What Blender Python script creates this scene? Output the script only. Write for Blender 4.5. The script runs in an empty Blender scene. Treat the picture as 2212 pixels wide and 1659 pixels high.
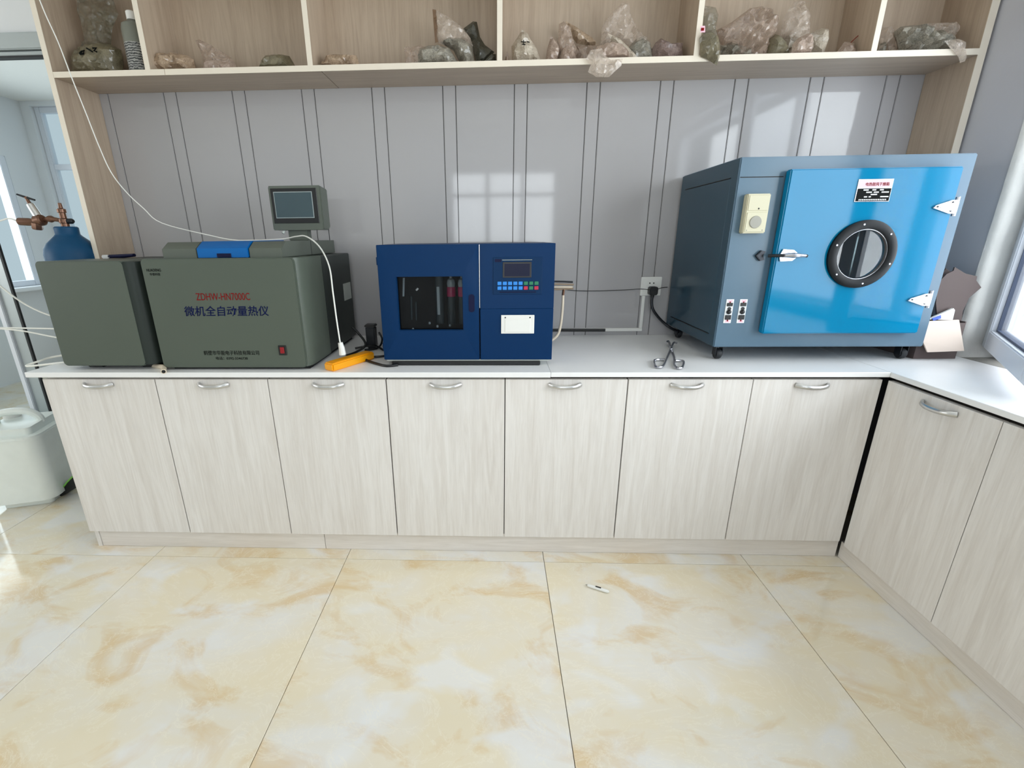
import bpy, bmesh, math, random
import numpy as np
from mathutils import Vector, Matrix, noise
from mathutils.geometry import delaunay_2d_cdt

S = bpy.context.scene
COL = S.collection

# ------------------------------------------------------------------ camera, sky, light, exposure
cam_d = bpy.data.cameras.new('camera')
cam = bpy.data.objects.new('camera', cam_d)
COL.objects.link(cam)
RIGHT = (0.999341607, 0.034699426, -0.010597236)
DOWN = (0.000088786, -0.294421268, -0.955675734)
FWD = (-0.036281451, 0.955045584, -0.294230504)
cam.matrix_world = Matrix(((RIGHT[0], -DOWN[0], -FWD[0], 0.00399),
                           (RIGHT[1], -DOWN[1], -FWD[1], -2.15469),
                           (RIGHT[2], -DOWN[2], -FWD[2], 1.23839),
                           (0, 0, 0, 1)))
cam_d.sensor_width = 36.0
cam_d.lens = 962.605 / 2212 * 36.0
cam_d.shift_x = 71.514 / 2212
cam_d.shift_y = -18.234 / 2212
cam_d.clip_start = 0.02
S.camera = cam

S.view_settings.view_transform = 'Standard'
S.view_settings.look = 'None'
S.view_settings.exposure = -0.55
S.view_settings.gamma = 1.0
S.view_settings.use_curve_mapping = False
S.cycles.use_denoising = True
S.cycles.max_bounces = 10
S.cycles.diffuse_bounces = 5
S.cycles.transparent_max_bounces = 16
S.cycles.caustics_reflective = False
S.cycles.caustics_refractive = False
S.cycles.sample_clamp_indirect = 6.0

world = bpy.data.worlds.new('sky')
S.world = world
world.use_nodes = True
wb = world.node_tree.nodes['Background']
wb.inputs['Color'].default_value = (0.80, 0.93, 1.0, 1)
wb.inputs['Strength'].default_value = 0.95


def area(name, loc, rot, sx, sy, radiance, color):
    d = bpy.data.lights.new(name, 'AREA')
    d.shape = 'RECTANGLE'
    d.size, d.size_y = sx, sy
    d.energy = radiance * math.pi * sx * sy
    d.color = color
    o = bpy.data.objects.new(name, d)
    COL.objects.link(o)
    o.location = loc
    o.rotation_euler = rot
    return o


PI = math.pi
# daylight outside the right-hand window, outside the windows behind the camera, plus added fill: an unseen left window and two ceiling lamps
area('window_daylight', (2.25, -1.75, 1.52), (0, PI / 2, 0), 1.40, 2.6, 12.0, (0.95, 0.975, 1.0))
area('rear_window_daylight', (0.1, -4.60, 1.62), (PI / 2, 0, 0), 1.6, 1.1, 10.0, (0.96, 0.98, 1.0))
area('left_side_fill_light', (-4.75, -1.75, 1.52), (0, -PI / 2, 0), 1.30, 2.2, 8.0, (1.0, 0.965, 0.92))  # side fill light, added behind an unseen window
area('ceiling_fill_light', (-1.25, -1.95, 2.575), (0, 0, 0), 1.2, 0.6, 1.0, (1.0, 0.95, 0.89))  # soft ceiling fill, this lamp and the next both added out of view
area('ceiling_fill_light_b', (0.35, -1.95, 2.575), (0, 0, 0), 1.2, 0.6, 0.5, (1.0, 0.95, 0.89))
area('left_window_daylight', (-4.75, 1.2, 1.42), (0, -PI / 2, 0), 1.15, 1.7, 7.0, (0.95, 0.98, 1.0))
area('far_window_daylight', (-2.6, 2.75, 1.65), (-PI / 2, 0, 0), 1.0, 1.5, 5.0, (0.94, 0.98, 1.0))

# ------------------------------------------------------------------ materials


def lin(c):
    return tuple(((v / 255) / 12.92 if v / 255 <= 0.04045 else ((v / 255 + 0.055) / 1.055) ** 2.4) for v in c) + (1.0,)


def new_mat(name):
    m = bpy.data.materials.new(name)
    m.use_nodes = True
    nt = m.node_tree
    return m, nt, nt.nodes['Principled BSDF']


def plain(name, rgb, rough=0.5, metal=0.0, spec=0.5, coat=0.0, coat_rough=0.1, bump=0.0, bump_scale=200.0, mottle=0.0, mottle_scale=6.0):
    m, nt, b = new_mat(name)
    N, L = nt.nodes, nt.links
    b.inputs['Base Color'].default_value = lin(rgb)
    b.inputs['Roughness'].default_value = rough
    b.inputs['Metallic'].default_value = metal
    b.inputs['Specular IOR Level'].default_value = spec
    b.inputs['Coat Weight'].default_value = coat
    b.inputs['Coat Roughness'].default_value = coat_rough
    if mottle or bump:
        tc = N.new('ShaderNodeTexCoord')
    if mottle:
        n = N.new('ShaderNodeTexNoise')
        n.inputs['Scale'].default_value = mottle_scale
        n.inputs['Detail'].default_value = 5
        L.new(tc.outputs['Object'], n.inputs['Vector'])
        mx = N.new('ShaderNodeMix')
        mx.data_type = 'RGBA'
        c = lin(rgb)
        mx.inputs['A'].default_value = tuple(v * (1 - mottle) for v in c[:3]) + (1,)
        mx.inputs['B'].default_value = tuple(min(1, v * (1 + mottle)) for v in c[:3]) + (1,)
        L.new(n.outputs['Fac'], mx.inputs['Factor'])
        L.new(mx.outputs['Result'], b.inputs['Base Color'])
    if bump:
        n2 = N.new('ShaderNodeTexNoise')
        n2.inputs['Scale'].default_value = bump_scale
        n2.inputs['Detail'].default_value = 3
        L.new(tc.outputs['Object'], n2.inputs['Vector'])
        bp = N.new('ShaderNodeBump')
        bp.inputs['Strength'].default_value = bump
        bp.inputs['Distance'].default_value = 0.002
        L.new(n2.outputs['Fac'], bp.inputs['Height'])
        L.new(bp.outputs['Normal'], b.inputs['Normal'])
    return m


def laminate(name, base, vein, axis, rough=0.42):
    """pale wood-grain laminate; the grain runs along axis (0 x, 1 y, 2 z)"""
    m, nt, b = new_mat(name)
    N, L = nt.nodes, nt.links
    tc = N.new('ShaderNodeTexCoord')
    oi = N.new('ShaderNodeObjectInfo')
    mul = N.new('ShaderNodeMath')
    mul.operation = 'MULTIPLY'
    mul.inputs[1].default_value = 37.0
    L.new(oi.outputs['Random'], mul.inputs[0])
    add = N.new('ShaderNodeVectorMath')
    add.operation = 'ADD'
    L.new(tc.outputs['Object'], add.inputs[0])
    L.new(mul.outputs[0], add.inputs[1])
    mp = N.new('ShaderNodeMapping')
    sc = [1.0, 1.0, 1.0]
    sc[axis] = 0.06
    mp.inputs['Scale'].default_value = sc
    L.new(add.outputs[0], mp.inputs['Vector'])
    warp = N.new('ShaderNodeTexNoise')
    warp.inputs['Scale'].default_value = 9.0
    L.new(mp.outputs[0], warp.inputs['Vector'])
    n1 = N.new('ShaderNodeTexNoise')
    n1.inputs['Scale'].default_value = 42.0
    n1.inputs['Detail'].default_value = 7
    n1.inputs['Roughness'].default_value = 0.65
    n1.inputs['Distortion'].default_value = 0.8
    L.new(mp.outputs[0], n1.inputs['Vector'])
    n2 = N.new('ShaderNodeTexNoise')
    n2.inputs['Scale'].default_value = 190.0
    n2.inputs['Detail'].default_value = 3
    L.new(mp.outputs[0], n2.inputs['Vector'])
    r1 = N.new('ShaderNodeValToRGB')
    r1.color_ramp.elements[0].position = 0.30
    r1.color_ramp.elements[0].color = lin(vein)
    r1.color_ramp.elements[1].position = 0.62
    r1.color_ramp.elements[1].color = lin(base)
    L.new(n1.outputs['Fac'], r1.inputs['Fac'])
    mx = N.new('ShaderNodeMix')
    mx.data_type = 'RGBA'
    mx.blend_type = 'MULTIPLY'
    mx.inputs['Factor'].default_value = 0.16
    r2 = N.new('ShaderNodeValToRGB')
    r2.color_ramp.elements[0].position = 0.35
    r2.color_ramp.elements[0].color = (0.72, 0.70, 0.68, 1)
    r2.color_ramp.elements[1].position = 0.60
    r2.color_ramp.elements[1].color = (1, 1, 1, 1)
    L.new(n2.outputs['Fac'], r2.inputs['Fac'])
    L.new(r1.outputs[0], mx.inputs['A'])
    L.new(r2.outputs[0], mx.inputs['B'])
    mx2 = N.new('ShaderNodeMix')
    mx2.data_type = 'RGBA'
    mx2.blend_type = 'MULTIPLY'
    mx2.inputs['Factor'].default_value = 0.18
    r3 = N.new('ShaderNodeValToRGB')
    r3.color_ramp.elements[0].position = 0.35
    r3.color_ramp.elements[0].color = (0.80, 0.76, 0.72, 1)
    r3.color_ramp.elements[1].position = 0.65
    L.new(warp.outputs['Fac'], r3.inputs['Fac'])
    L.new(mx.outputs['Result'], mx2.inputs['A'])
    L.new(r3.outputs[0], mx2.inputs['B'])
    L.new(mx2.outputs['Result'], b.inputs['Base Color'])
    b.inputs['Roughness'].default_value = rough
    bp = N.new('ShaderNodeBump')
    bp.inputs['Strength'].default_value = 0.12
    bp.inputs['Distance'].default_value = 0.001
    L.new(n1.outputs['Fac'], bp.inputs['Height'])
    L.new(bp.outputs['Normal'], b.inputs['Normal'])
    return m


def marble(name):
    m, nt, b = new_mat(name)
    N, L = nt.nodes, nt.links
    tc = N.new('ShaderNodeTexCoord')
    oi = N.new('ShaderNodeObjectInfo')
    mul = N.new('ShaderNodeMath')
    mul.operation = 'MULTIPLY'
    mul.inputs[1].default_value = 53.0
    L.new(oi.outputs['Random'], mul.inputs[0])
    add = N.new('ShaderNodeVectorMath')
    add.operation = 'ADD'
    L.new(tc.outputs['Object'], add.inputs[0])
    L.new(mul.outputs[0], add.inputs[1])
    mp = N.new('ShaderNodeMapping')
    mp.inputs['Rotation'].default_value = (0, 0, 0.6)
    mp.inputs['Scale'].default_value = (1.0, 1.5, 1.0)
    L.new(add.outputs[0], mp.inputs['Vector'])

    def nz(scale, detail, rough, dist, src=mp):
        n = N.new('ShaderNodeTexNoise')
        n.inputs['Scale'].default_value = scale
        n.inputs['Detail'].default_value = detail
        n.inputs['Roughness'].default_value = rough
        n.inputs['Distortion'].default_value = dist
        L.new(src.outputs[0], n.inputs['Vector'])
        return n

    def ramp(src, stops):
        r = N.new('ShaderNodeValToRGB')
        els = r.color_ramp.elements
        while len(els) < len(stops):
            els.new(0.5)
        for e, (p, c) in zip(els, stops):
            e.position = p
            e.color = c
        L.new(src.outputs['Fac'], r.inputs['Fac'])
        return r

    base = ramp(nz(2.6, 4, 0.55, 0.5), [(0.34, lin((226, 223, 217))), (0.47, lin((226, 218, 201))), (0.60, lin((227, 216, 191)))])
    gold_n = nz(3.7, 6, 0.58, 1.0)
    gold = ramp(gold_n, [(0.52, (0, 0, 0, 1)), (0.66, (1, 1, 1, 1))])
    mx = N.new('ShaderNodeMix')
    mx.data_type = 'RGBA'
    gm = N.new('ShaderNodeMath')
    gm.operation = 'MULTIPLY'
    gm.inputs[1].default_value = 0.58
    L.new(gold.outputs[0], gm.inputs[0])
    L.new(gm.outputs[0], mx.inputs['Factor'])
    L.new(base.outputs[0], mx.inputs['A'])
    mx.inputs['B'].default_value = lin((212, 178, 120))
    # pale cloudy blots
    cl = ramp(nz(3.3, 3, 0.5, 0.4), [(0.56, (0, 0, 0, 1)), (0.66, (1, 1, 1, 1))])
    mx2 = N.new('ShaderNodeMix')
    mx2.data_type = 'RGBA'
    cm = N.new('ShaderNodeMath')
    cm.operation = 'MULTIPLY'
    cm.inputs[1].default_value = 0.7
    L.new(cl.outputs[0], cm.inputs[0])
    L.new(cm.outputs[0], mx2.inputs['Factor'])
    L.new(mx.outputs['Result'], mx2.inputs['A'])
    mx2.inputs['B'].default_value = lin((228, 229, 230))
    # thin light veins
    v = nz(4.2, 9, 0.68, 2.2)
    vr = ramp(v, [(0.485, (0, 0, 0, 1)), (0.5, (1, 1, 1, 1)), (0.515, (0, 0, 0, 1))])
    mx3 = N.new('ShaderNodeMix')
    mx3.data_type = 'RGBA'
    vm = N.new('ShaderNodeMath')
    vm.operation = 'MULTIPLY'
    vm.inputs[1].default_value = 0.42
    L.new(vr.outputs[0], vm.inputs[0])
    L.new(vm.outputs[0], mx3.inputs['Factor'])
    L.new(mx2.outputs['Result'], mx3.inputs['A'])
    mx3.inputs['B'].default_value = lin((240, 234, 218))
    L.new(mx3.outputs['Result'], b.inputs['Base Color'])
    b.inputs['Roughness'].default_value = 0.10
    b.inputs['Specular IOR Level'].default_value = 0.45
    return m


def thin_glass(name, tint=(0.96, 0.98, 0.99), gloss=0.04, haze=0.0):
    m, nt, b = new_mat(name)
    N, L = nt.nodes, nt.links
    N.remove(b)
    out = N['Material Output']
    t = N.new('ShaderNodeBsdfTransparent')
    t.inputs['Color'].default_value = tint + (1,)
    g = N.new('ShaderNodeBsdfGlossy')
    g.inputs['Roughness'].default_value = 0.02
    fr = N.new('ShaderNodeFresnel')
    fr.inputs['IOR'].default_value = 1.45
    ad = N.new('ShaderNodeMath')
    ad.operation = 'MULTIPLY'
    ad.inputs[1].default_value = gloss / 0.04
    ad.use_clamp = True
    L.new(fr.outputs[0], ad.inputs[0])
    # only the entry side of a pane reflects; the exit side lets everything through
    ge = N.new('ShaderNodeNewGeometry')
    inv = N.new('ShaderNodeMath')
    inv.operation = 'SUBTRACT'
    inv.inputs[0].default_value = 1.0
    L.new(ge.outputs['Backfacing'], inv.inputs[1])
    m2 = N.new('ShaderNodeMath')
    m2.operation = 'MULTIPLY'
    L.new(ad.outputs[0], m2.inputs[0])
    L.new(inv.outputs[0], m2.inputs[1])
    mx = N.new('ShaderNodeMixShader')
    L.new(m2.outputs[0], mx.inputs['Fac'])
    L.new(t.outputs[0], mx.inputs[1])
    L.new(g.outputs[0], mx.inputs[2])
    if haze:
        # thin film of dust on the pane
        d = N.new('ShaderNodeBsdfDiffuse')
        d.inputs['Color'].default_value = (0.9, 0.92, 0.95, 1)
        tl = N.new('ShaderNodeBsdfTranslucent')
        tl.inputs['Color'].default_value = (0.9, 0.92, 0.95, 1)
        h1 = N.new('ShaderNodeMixShader')
        L.new(d.outputs[0], h1.inputs[1])
        L.new(tl.outputs[0], h1.inputs[2])
        h2 = N.new('ShaderNodeMixShader')
        h2.inputs['Fac'].default_value = haze
        L.new(mx.outputs[0], h2.inputs[1])
        L.new(h1.outputs[0], h2.inputs[2])
        mx = h2
    L.new(mx.outputs[0], out.inputs['Surface'])
    return m


def film(name, rgb, opacity=0.5):
    """crumpled thin polythene: partly see-through, shiny"""
    m, nt, b = new_mat(name)
    N, L = nt.nodes, nt.links
    b.inputs['Base Color'].default_value = lin(rgb)
    b.inputs['Roughness'].default_value = 0.14
    b.inputs['Specular IOR Level'].default_value = 1.0
    out = N['Material Output']
    t = N.new('ShaderNodeBsdfTransparent')
    t.inputs['Color'].default_value = (0.97, 0.96, 0.95, 1)
    tc = N.new('ShaderNodeTexCoord')
    n = N.new('ShaderNodeTexNoise')
    n.inputs['Scale'].default_value = 26
    n.inputs['Detail'].default_value = 4
    n.inputs['Distortion'].default_value = 1.5
    L.new(tc.outputs['Object'], n.inputs['Vector'])
    mr = N.new('ShaderNodeMapRange')
    mr.inputs['From Min'].default_value = 0.3
    mr.inputs['From Max'].default_value = 0.7
    mr.inputs['To Min'].default_value = max(0.0, opacity - 0.25)
    mr.inputs['To Max'].default_value = min(1.0, opacity + 0.25)
    L.new(n.outputs['Fac'], mr.inputs['Value'])
    bp = N.new('ShaderNodeBump')
    bp.inputs['Strength'].default_value = 0.6
    bp.inputs['Distance'].default_value = 0.006
    L.new(n.outputs['Fac'], bp.inputs['Height'])
    L.new(bp.outputs['Normal'], b.inputs['Normal'])
    mx = N.new('ShaderNodeMixShader')
    L.new(mr.outputs[0], mx.inputs['Fac'])
    L.new(t.outputs[0], mx.inputs[1])
    L.new(b.outputs[0], mx.inputs[2])
    L.new(mx.outputs[0], out.inputs['Surface'])
    return m


def grain(name, c1, c2, scale=260.0, coat=0.7, vein=0.0):
    """crushed sample seen through clear plastic"""
    m, nt, b = new_mat(name)
    N, L = nt.nodes, nt.links
    tc = N.new('ShaderNodeTexCoord')
    n = N.new('ShaderNodeTexNoise')
    n.inputs['Scale'].default_value = scale
    n.inputs['Detail'].default_value = 4
    L.new(tc.outputs['Object'], n.inputs['Vector'])
    n2 = N.new('ShaderNodeTexNoise')
    n2.inputs['Scale'].default_value = 22
    n2.inputs['Detail'].default_value = 4
    n2.inputs['Distortion'].default_value = 1.2
    L.new(tc.outputs['Object'], n2.inputs['Vector'])
    av = N.new('ShaderNodeMath')
    av.operation = 'ADD'
    L.new(n.outputs['Fac'], av.inputs[0])
    L.new(n2.outputs['Fac'], av.inputs[1])
    r = N.new('ShaderNodeValToRGB')
    r.color_ramp.elements[0].position = 0.36
    r.color_ramp.elements[0].color = lin(c1)
    r.color_ramp.elements[1].position = 0.64
    r.color_ramp.elements[1].color = lin(c2)
    hf = N.new('ShaderNodeMath')
    hf.operation = 'MULTIPLY'
    hf.inputs[1].default_value = 0.5
    L.new(av.outputs[0], hf.inputs[0])
    L.new(hf.outputs[0], r.inputs['Fac'])
    L.new(r.outputs[0], b.inputs['Base Color'])
    b.inputs['Roughness'].default_value = 0.6
    b.inputs['Coat Weight'].default_value = coat
    b.inputs['Coat Roughness'].default_value = 0.12
    bp = N.new('ShaderNodeBump')
    bp.inputs['Strength'].default_value = 0.5
    bp.inputs['Distance'].default_value = 0.006
    L.new(n2.outputs['Fac'], bp.inputs['Height'])
    L.new(bp.outputs['Normal'], b.inputs['Normal'])
    return m


def stripes(name, dark, light):
    """printed wavy bands on the bottle label"""
    m, nt, b = new_mat(name)
    N, L = nt.nodes, nt.links
    tc = N.new('ShaderNodeTexCoord')
    w = N.new('ShaderNodeTexWave')
    w.wave_type = 'BANDS'
    w.bands_direction = 'Z'
    w.inputs['Scale'].default_value = 36
    w.inputs['Distortion'].default_value = 4.0
    w.inputs['Detail'].default_value = 1
    w.inputs['Detail Scale'].default_value = 3.0
    L.new(tc.outputs['Object'], w.inputs['Vector'])
    r = N.new('ShaderNodeValToRGB')
    r.color_ramp.elements[0].position = 0.4
    r.color_ramp.elements[0].color = lin(dark)
    r.color_ramp.elements[1].position = 0.55
    r.color_ramp.elements[1].color = lin(light)
    L.new(w.outputs['Fac'], r.inputs['Fac'])
    L.new(r.outputs[0], b.inputs['Base Color'])
    b.inputs['Roughness'].default_value = 0.35
    return m


M = {}
M['door'] = laminate('pale_laminate', (229, 226, 223), (215, 210, 205), 2)
M['door_h'] = laminate('pale_laminate_horizontal', (228, 223, 218), (214, 208, 201), 0)
M['door_y'] = laminate('pale_laminate_depthwise', (228, 223, 218), (214, 208, 201), 1)
M['shelf_v'] = laminate('shelf_laminate', (190, 172, 152), (172, 153, 133), 2)
M['shelf_h'] = laminate('shelf_laminate_horizontal', (190, 174, 156), (174, 157, 139), 0)
M['shelf_edge'] = plain('edge_band', (226, 216, 200), 0.4)
M['carcass'] = plain('dark_cabinet_interior', (60, 54, 48), 0.8)
M['worktop'] = plain('white_worktop', (238, 238, 238), 0.30, mottle=0.03, mottle_scale=9)
M['panel'] = plain('glossy_wall_panel', (172, 170, 171), 0.06, spec=0.5)
M['panel_gap'] = plain('panel_joint', (48, 46, 44), 0.5)
M['paint_wall'] = plain('painted_wall', (192, 192, 198), 0.7, bump=0.15, bump_scale=60, mottle=0.04)
M['white_wall'] = plain('white_wall', (226, 229, 232), 0.7)
M['plaster'] = plain('rough_plaster', (205, 204, 200), 0.9, bump=0.9, bump_scale=45, mottle=0.10, mottle_scale=14)
M['cement'] = plain('grey_cement', (140, 138, 132), 0.95, bump=0.9, bump_scale=60, mottle=0.2, mottle_scale=20)
M['ceiling'] = plain('ceiling_white', (232, 232, 228), 0.8)
M['tile'] = marble('marble_tile')
M['far_tile'] = plain('grey_tile', (178, 184, 186), 0.3, mottle=0.25, mottle_scale=5)
M['grout'] = plain('grout', (96, 84, 66), 0.9)
M['upvc'] = plain('white_upvc', (224, 228, 236), 0.35)
M['alu'] = plain('aluminium_frame', (176, 184, 186), 0.4, metal=0.3)
M['rubber'] = plain('black_rubber', (28, 30, 34), 0.6)
M['gasket_grey'] = plain('grey_gasket', (72, 82, 104), 0.6)
M['glass'] = thin_glass('window_glass')
M['glass_far'] = thin_glass('far_window_glass', (0.93, 0.975, 0.985), 0.05)
M['glass_dusty'] = thin_glass('dusty_glass', (0.96, 0.98, 0.99), 0.04, 0.12)
M['glass_port'] = thin_glass('porthole_pane', (0.80, 0.86, 0.86), 0.09)
M['glass_dark'] = thin_glass('smoked_glass', (0.80, 0.82, 0.84), 0.02)
M['steel'] = plain('brushed_aluminium', (205, 205, 205), 0.28, metal=0.9)
M['chrome'] = plain('chrome', (186, 186, 192), 0.22, metal=0.9)
M['dark_steel'] = plain('dark_steel', (52, 54, 58), 0.35, metal=0.8)
M['gray_paint'] = plain('grey_green_paint', (84, 92, 83), 0.38, spec=0.3, mottle=0.03)
M['gray_shaded'] = plain('shaded_grey_green_cover', (44, 51, 48), 0.42, spec=0.25)  # grey-green paint darkened to carry the shade on the instruments' rear sides
M['gray_lid'] = plain('grey_lid', (92, 98, 90), 0.45, spec=0.3)
M['blue_lid'] = plain('bright_blue_lid', (0, 96, 168), 0.4, spec=0.3)
M['navy'] = plain('navy_blue', (8, 14, 52), 0.5, spec=0.2)
M['porthole'] = plain('dull_black_ring', (10, 14, 18), 0.5, spec=0.25)
M['black'] = plain('black_plastic', (18, 19, 21), 0.4)
M['black_matt'] = plain('black_matt', (8, 9, 10), 0.7)
M['screen'] = plain('dark_screen', (62, 80, 86), 0.12)
M['screen_edge'] = plain('screen_border', (150, 160, 160), 0.4)
M['red'] = plain('red_print', (124, 14, 18), 0.6, spec=0.1)
M['navy_print'] = plain('navy_print', (6, 18, 66), 0.6, spec=0.1)
M['black_print'] = plain('black_print', (12, 15, 14), 0.7, spec=0.1)
M['white_print'] = plain('white_print', (235, 238, 240), 0.5)
M['pink_print'] = plain('pale_pink_print', (236, 190, 204), 0.5)
M['red_switch'] = plain('red_switch', (140, 10, 24), 0.3)
M['white_plastic'] = plain('white_plastic', (230, 230, 226), 0.4)
M['pale_label'] = plain('pale_grey_label', (186, 192, 186), 0.5)
M['yellow'] = plain('yellow_plastic', (240, 162, 8), 0.35)
M['blue_body'] = plain('deep_blue_paint', (0, 44, 86), 0.42, spec=0.15)
M['blue_panel'] = plain('deep_blue_control_panel', (0, 42, 80), 0.45, spec=0.15)
M['blue_key'] = plain('light_blue_key', (24, 128, 216), 0.4)
M['green_key'] = plain('green_key', (10, 112, 76), 0.4)
M['red_key'] = plain('red_key', (180, 16, 60), 0.4)
M['lcd'] = plain('dark_lcd', (6, 12, 44), 0.35, spec=0.2)
M['cavity'] = plain('dark_chamber', (14, 15, 17), 0.7)
M['tube_glass'] = plain('frosted_tube', (150, 158, 160), 0.15)
M['tube_dim'] = plain('dim_glass_tube', (56, 64, 66), 0.12)
M['pink'] = plain('pink_liquid', (170, 40, 84), 0.3)
M['copper'] = plain('coil_tube', (150, 132, 112), 0.4, metal=0.3)
M['hose'] = plain('white_hose', (236, 236, 230), 0.4)
M['cream_hose'] = plain('cream_hose', (222, 208, 186), 0.5)
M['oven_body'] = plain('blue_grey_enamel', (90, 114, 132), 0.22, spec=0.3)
M['oven_side_shaded'] = plain('shaded_blue_grey_enamel', (42, 70, 86), 0.18, spec=0.35)  # body enamel darkened, shade of the oven's left side put into the colour
M['oven_door'] = plain('bright_blue_enamel', (0, 120, 164), 0.08, spec=0.25)
M['oven_gasket'] = plain('dark_door_edge', (18, 40, 52), 0.5)
M['oven_inside'] = plain('grey_oven_lining', (150, 164, 168), 0.45, metal=0.3)
M['cream'] = plain('cream_plastic', (198, 193, 166), 0.45)
M['gray_socket'] = plain('grey_socket_face', (150, 148, 138), 0.5)
M['brass'] = plain('brass', (112, 82, 66), 0.34, metal=0.7)
M['cyl_blue'] = plain('cylinder_blue_paint', (0, 66, 104), 0.5, spec=0.3, mottle=0.1, mottle_scale=14)
M['jug'] = plain('translucent_white_plastic', (234, 240, 236), 0.42, mottle=0.06, mottle_scale=16)
M['green'] = plain('bright_green_edge', (120, 186, 84), 0.5)
M['card_dark'] = plain('dark_brown_card', (92, 80, 78), 0.85, mottle=0.08)
M['card'] = plain('pinkish_cardboard', (214, 198, 186), 0.85, mottle=0.04)
M['blue_logo'] = plain('blue_print', (30, 80, 190), 0.5)
M['film'] = film('clear_polythene', (206, 192, 178), 0.42)
M['film_pink'] = film('pinkish_polythene', (176, 156, 140), 0.58)
M['film_dark'] = film('dim_polythene', (112, 108, 90), 0.40)
M['g_tan'] = grain('tan_sample', (128, 106, 84), (186, 162, 136))
M['g_pale'] = grain('pale_sample', (150, 138, 122), (198, 186, 168))
M['g_grey'] = grain('grey_sample', (96, 92, 82), (166, 160, 146))
M['g_olive'] = grain('olive_sample', (84, 78, 58), (126, 116, 90))
M['g_dark'] = grain('dark_sample', (52, 52, 44), (96, 94, 80))
M['g_pink'] = grain('pinkish_sample', (140, 120, 108), (188, 168, 152))
M['g_plum'] = grain('plum_sample', (104, 86, 82), (152, 132, 124))
M['strip'] = plain('brown_zip_strip', (112, 86, 62), 0.5)
M['stripes'] = stripes('striped_bottle_label', (52, 54, 56), (150, 150, 146))
M['bottle'] = plain('grey_bottle', (112, 114, 104), 0.35)

# ------------------------------------------------------------------ building helpers
WORLD_OF = {}


def tag(o, label=None, cat=None, group=None, kind=None):
    if label: o['label'] = label
    if cat: o['category'] = cat
    if group: o['group'] = group
    if kind: o['kind'] = kind
    return o


def thing(name, label, cat, loc, group=None, kind=None):
    o = bpy.data.objects.new(name, None)
    COL.objects.link(o)
    o.location = loc
    o.empty_display_size = 0.05
    WORLD_OF[o.name] = Vector(loc)
    return tag(o, label, cat, group, kind)


def obj(name, bm, mat, parent=None, smooth=35, label=None):
    """link a bmesh given in world coordinates as one mesh object, its origin at the middle of its box"""
    bmesh.ops.recalc_face_normals(bm, faces=bm.faces)
    vs = np.array([v.co[:] for v in bm.verts])
    c = Vector(((vs.min(0) + vs.max(0)) / 2).tolist())
    bmesh.ops.translate(bm, verts=bm.verts, vec=-c)
    me = bpy.data.meshes.new(name)
    bm.to_mesh(me)
    bm.free()
    me.materials.append(M[mat])
    if smooth:
        me.polygons.foreach_set('use_smooth', [True] * len(me.polygons))
        me.set_sharp_from_angle(angle=math.radians(smooth))
    o = bpy.data.objects.new(name, me)
    COL.objects.link(o)
    WORLD_OF[o.name] = c
    if parent is not None:
        o.parent = parent
        o.location = c - WORLD_OF[parent.name]
    else:
        o.location = c
    if label: o['label'] = label
    return o


def box(x0, x1, y0, y1, z0, z1, bevel=0.0, seg=2, bm=None):
    b = bmesh.new()
    bmesh.ops.create_cube(b, size=1.0)
    for v in b.verts:
        v.co = Vector(((x0 + x1) / 2 + v.co.x * (x1 - x0), (y0 + y1) / 2 + v.co.y * (y1 - y0), (z0 + z1) / 2 + v.co.z * (z1 - z0)))
    if bevel:
        bmesh.ops.bevel(b, geom=b.edges[:], offset=bevel, segments=seg, affect='EDGES', clamp_overlap=True)
    return join(bm, b)


def join(bm, b):
    if bm is None:
        return b
    me = bpy.data.meshes.new('t')
    b.to_mesh(me)
    bm.from_mesh(me)
    bpy.data.meshes.remove(me)
    b.free()
    return bm


def rbox(x0, x1, y0, y1, z0, z1, r=0.02, axis='y', seg=5, edge=0.002, bm=None):
    """box with the four edges along one axis rounded by r, the rest softened"""
    pts = []
    a = {'x': ((y0, y1), (z0, z1)), 'y': ((x0, x1), (z0, z1)), 'z': ((x0, x1), (y0, y1))}[axis]
    (u0, u1), (v0, v1) = a
    for cu, cv, st in ((u1 - r, v1 - r, 0), (u0 + r, v1 - r, 1), (u0 + r, v0 + r, 2), (u1 - r, v0 + r, 3)):
        for i in range(seg + 1):
            t = (st + i / seg) * PI / 2
            pts.append((cu + r * math.cos(t), cv + r * math.sin(t)))
    w = {'x': (x0, x1), 'y': (y0, y1), 'z': (z0, z1)}[axis]
    return extrude(pts, axis, w[0], w[1], edge, bm)


def extrude(pts, axis, w0, w1, edge=0.0, bm=None):
    """prism: polygon pts in the plane across axis, from w0 to w1"""
    b = bmesh.new()

    def P(p, w):
        return {'x': (w, p[0], p[1]), 'y': (p[0], w, p[1]), 'z': (p[0], p[1], w)}[axis]
    lo = [b.verts.new(P(p, w0)) for p in pts]
    hi = [b.verts.new(P(p, w1)) for p in pts]
    f0 = b.faces.new(lo)
    f1 = b.faces.new(hi[::-1])
    n = len(pts)
    for i in range(n):
        b.faces.new((lo[i], lo[(i + 1) % n], hi[(i + 1) % n], hi[i]))
    bmesh.ops.recalc_face_normals(b, faces=b.faces)
    if edge:
        es = list(set(f0.edges[:] + f1.edges[:]))
        bmesh.ops.bevel(b, geom=es, offset=edge, segments=2, affect='EDGES', clamp_overlap=True)
    return join(bm, b)


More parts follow.
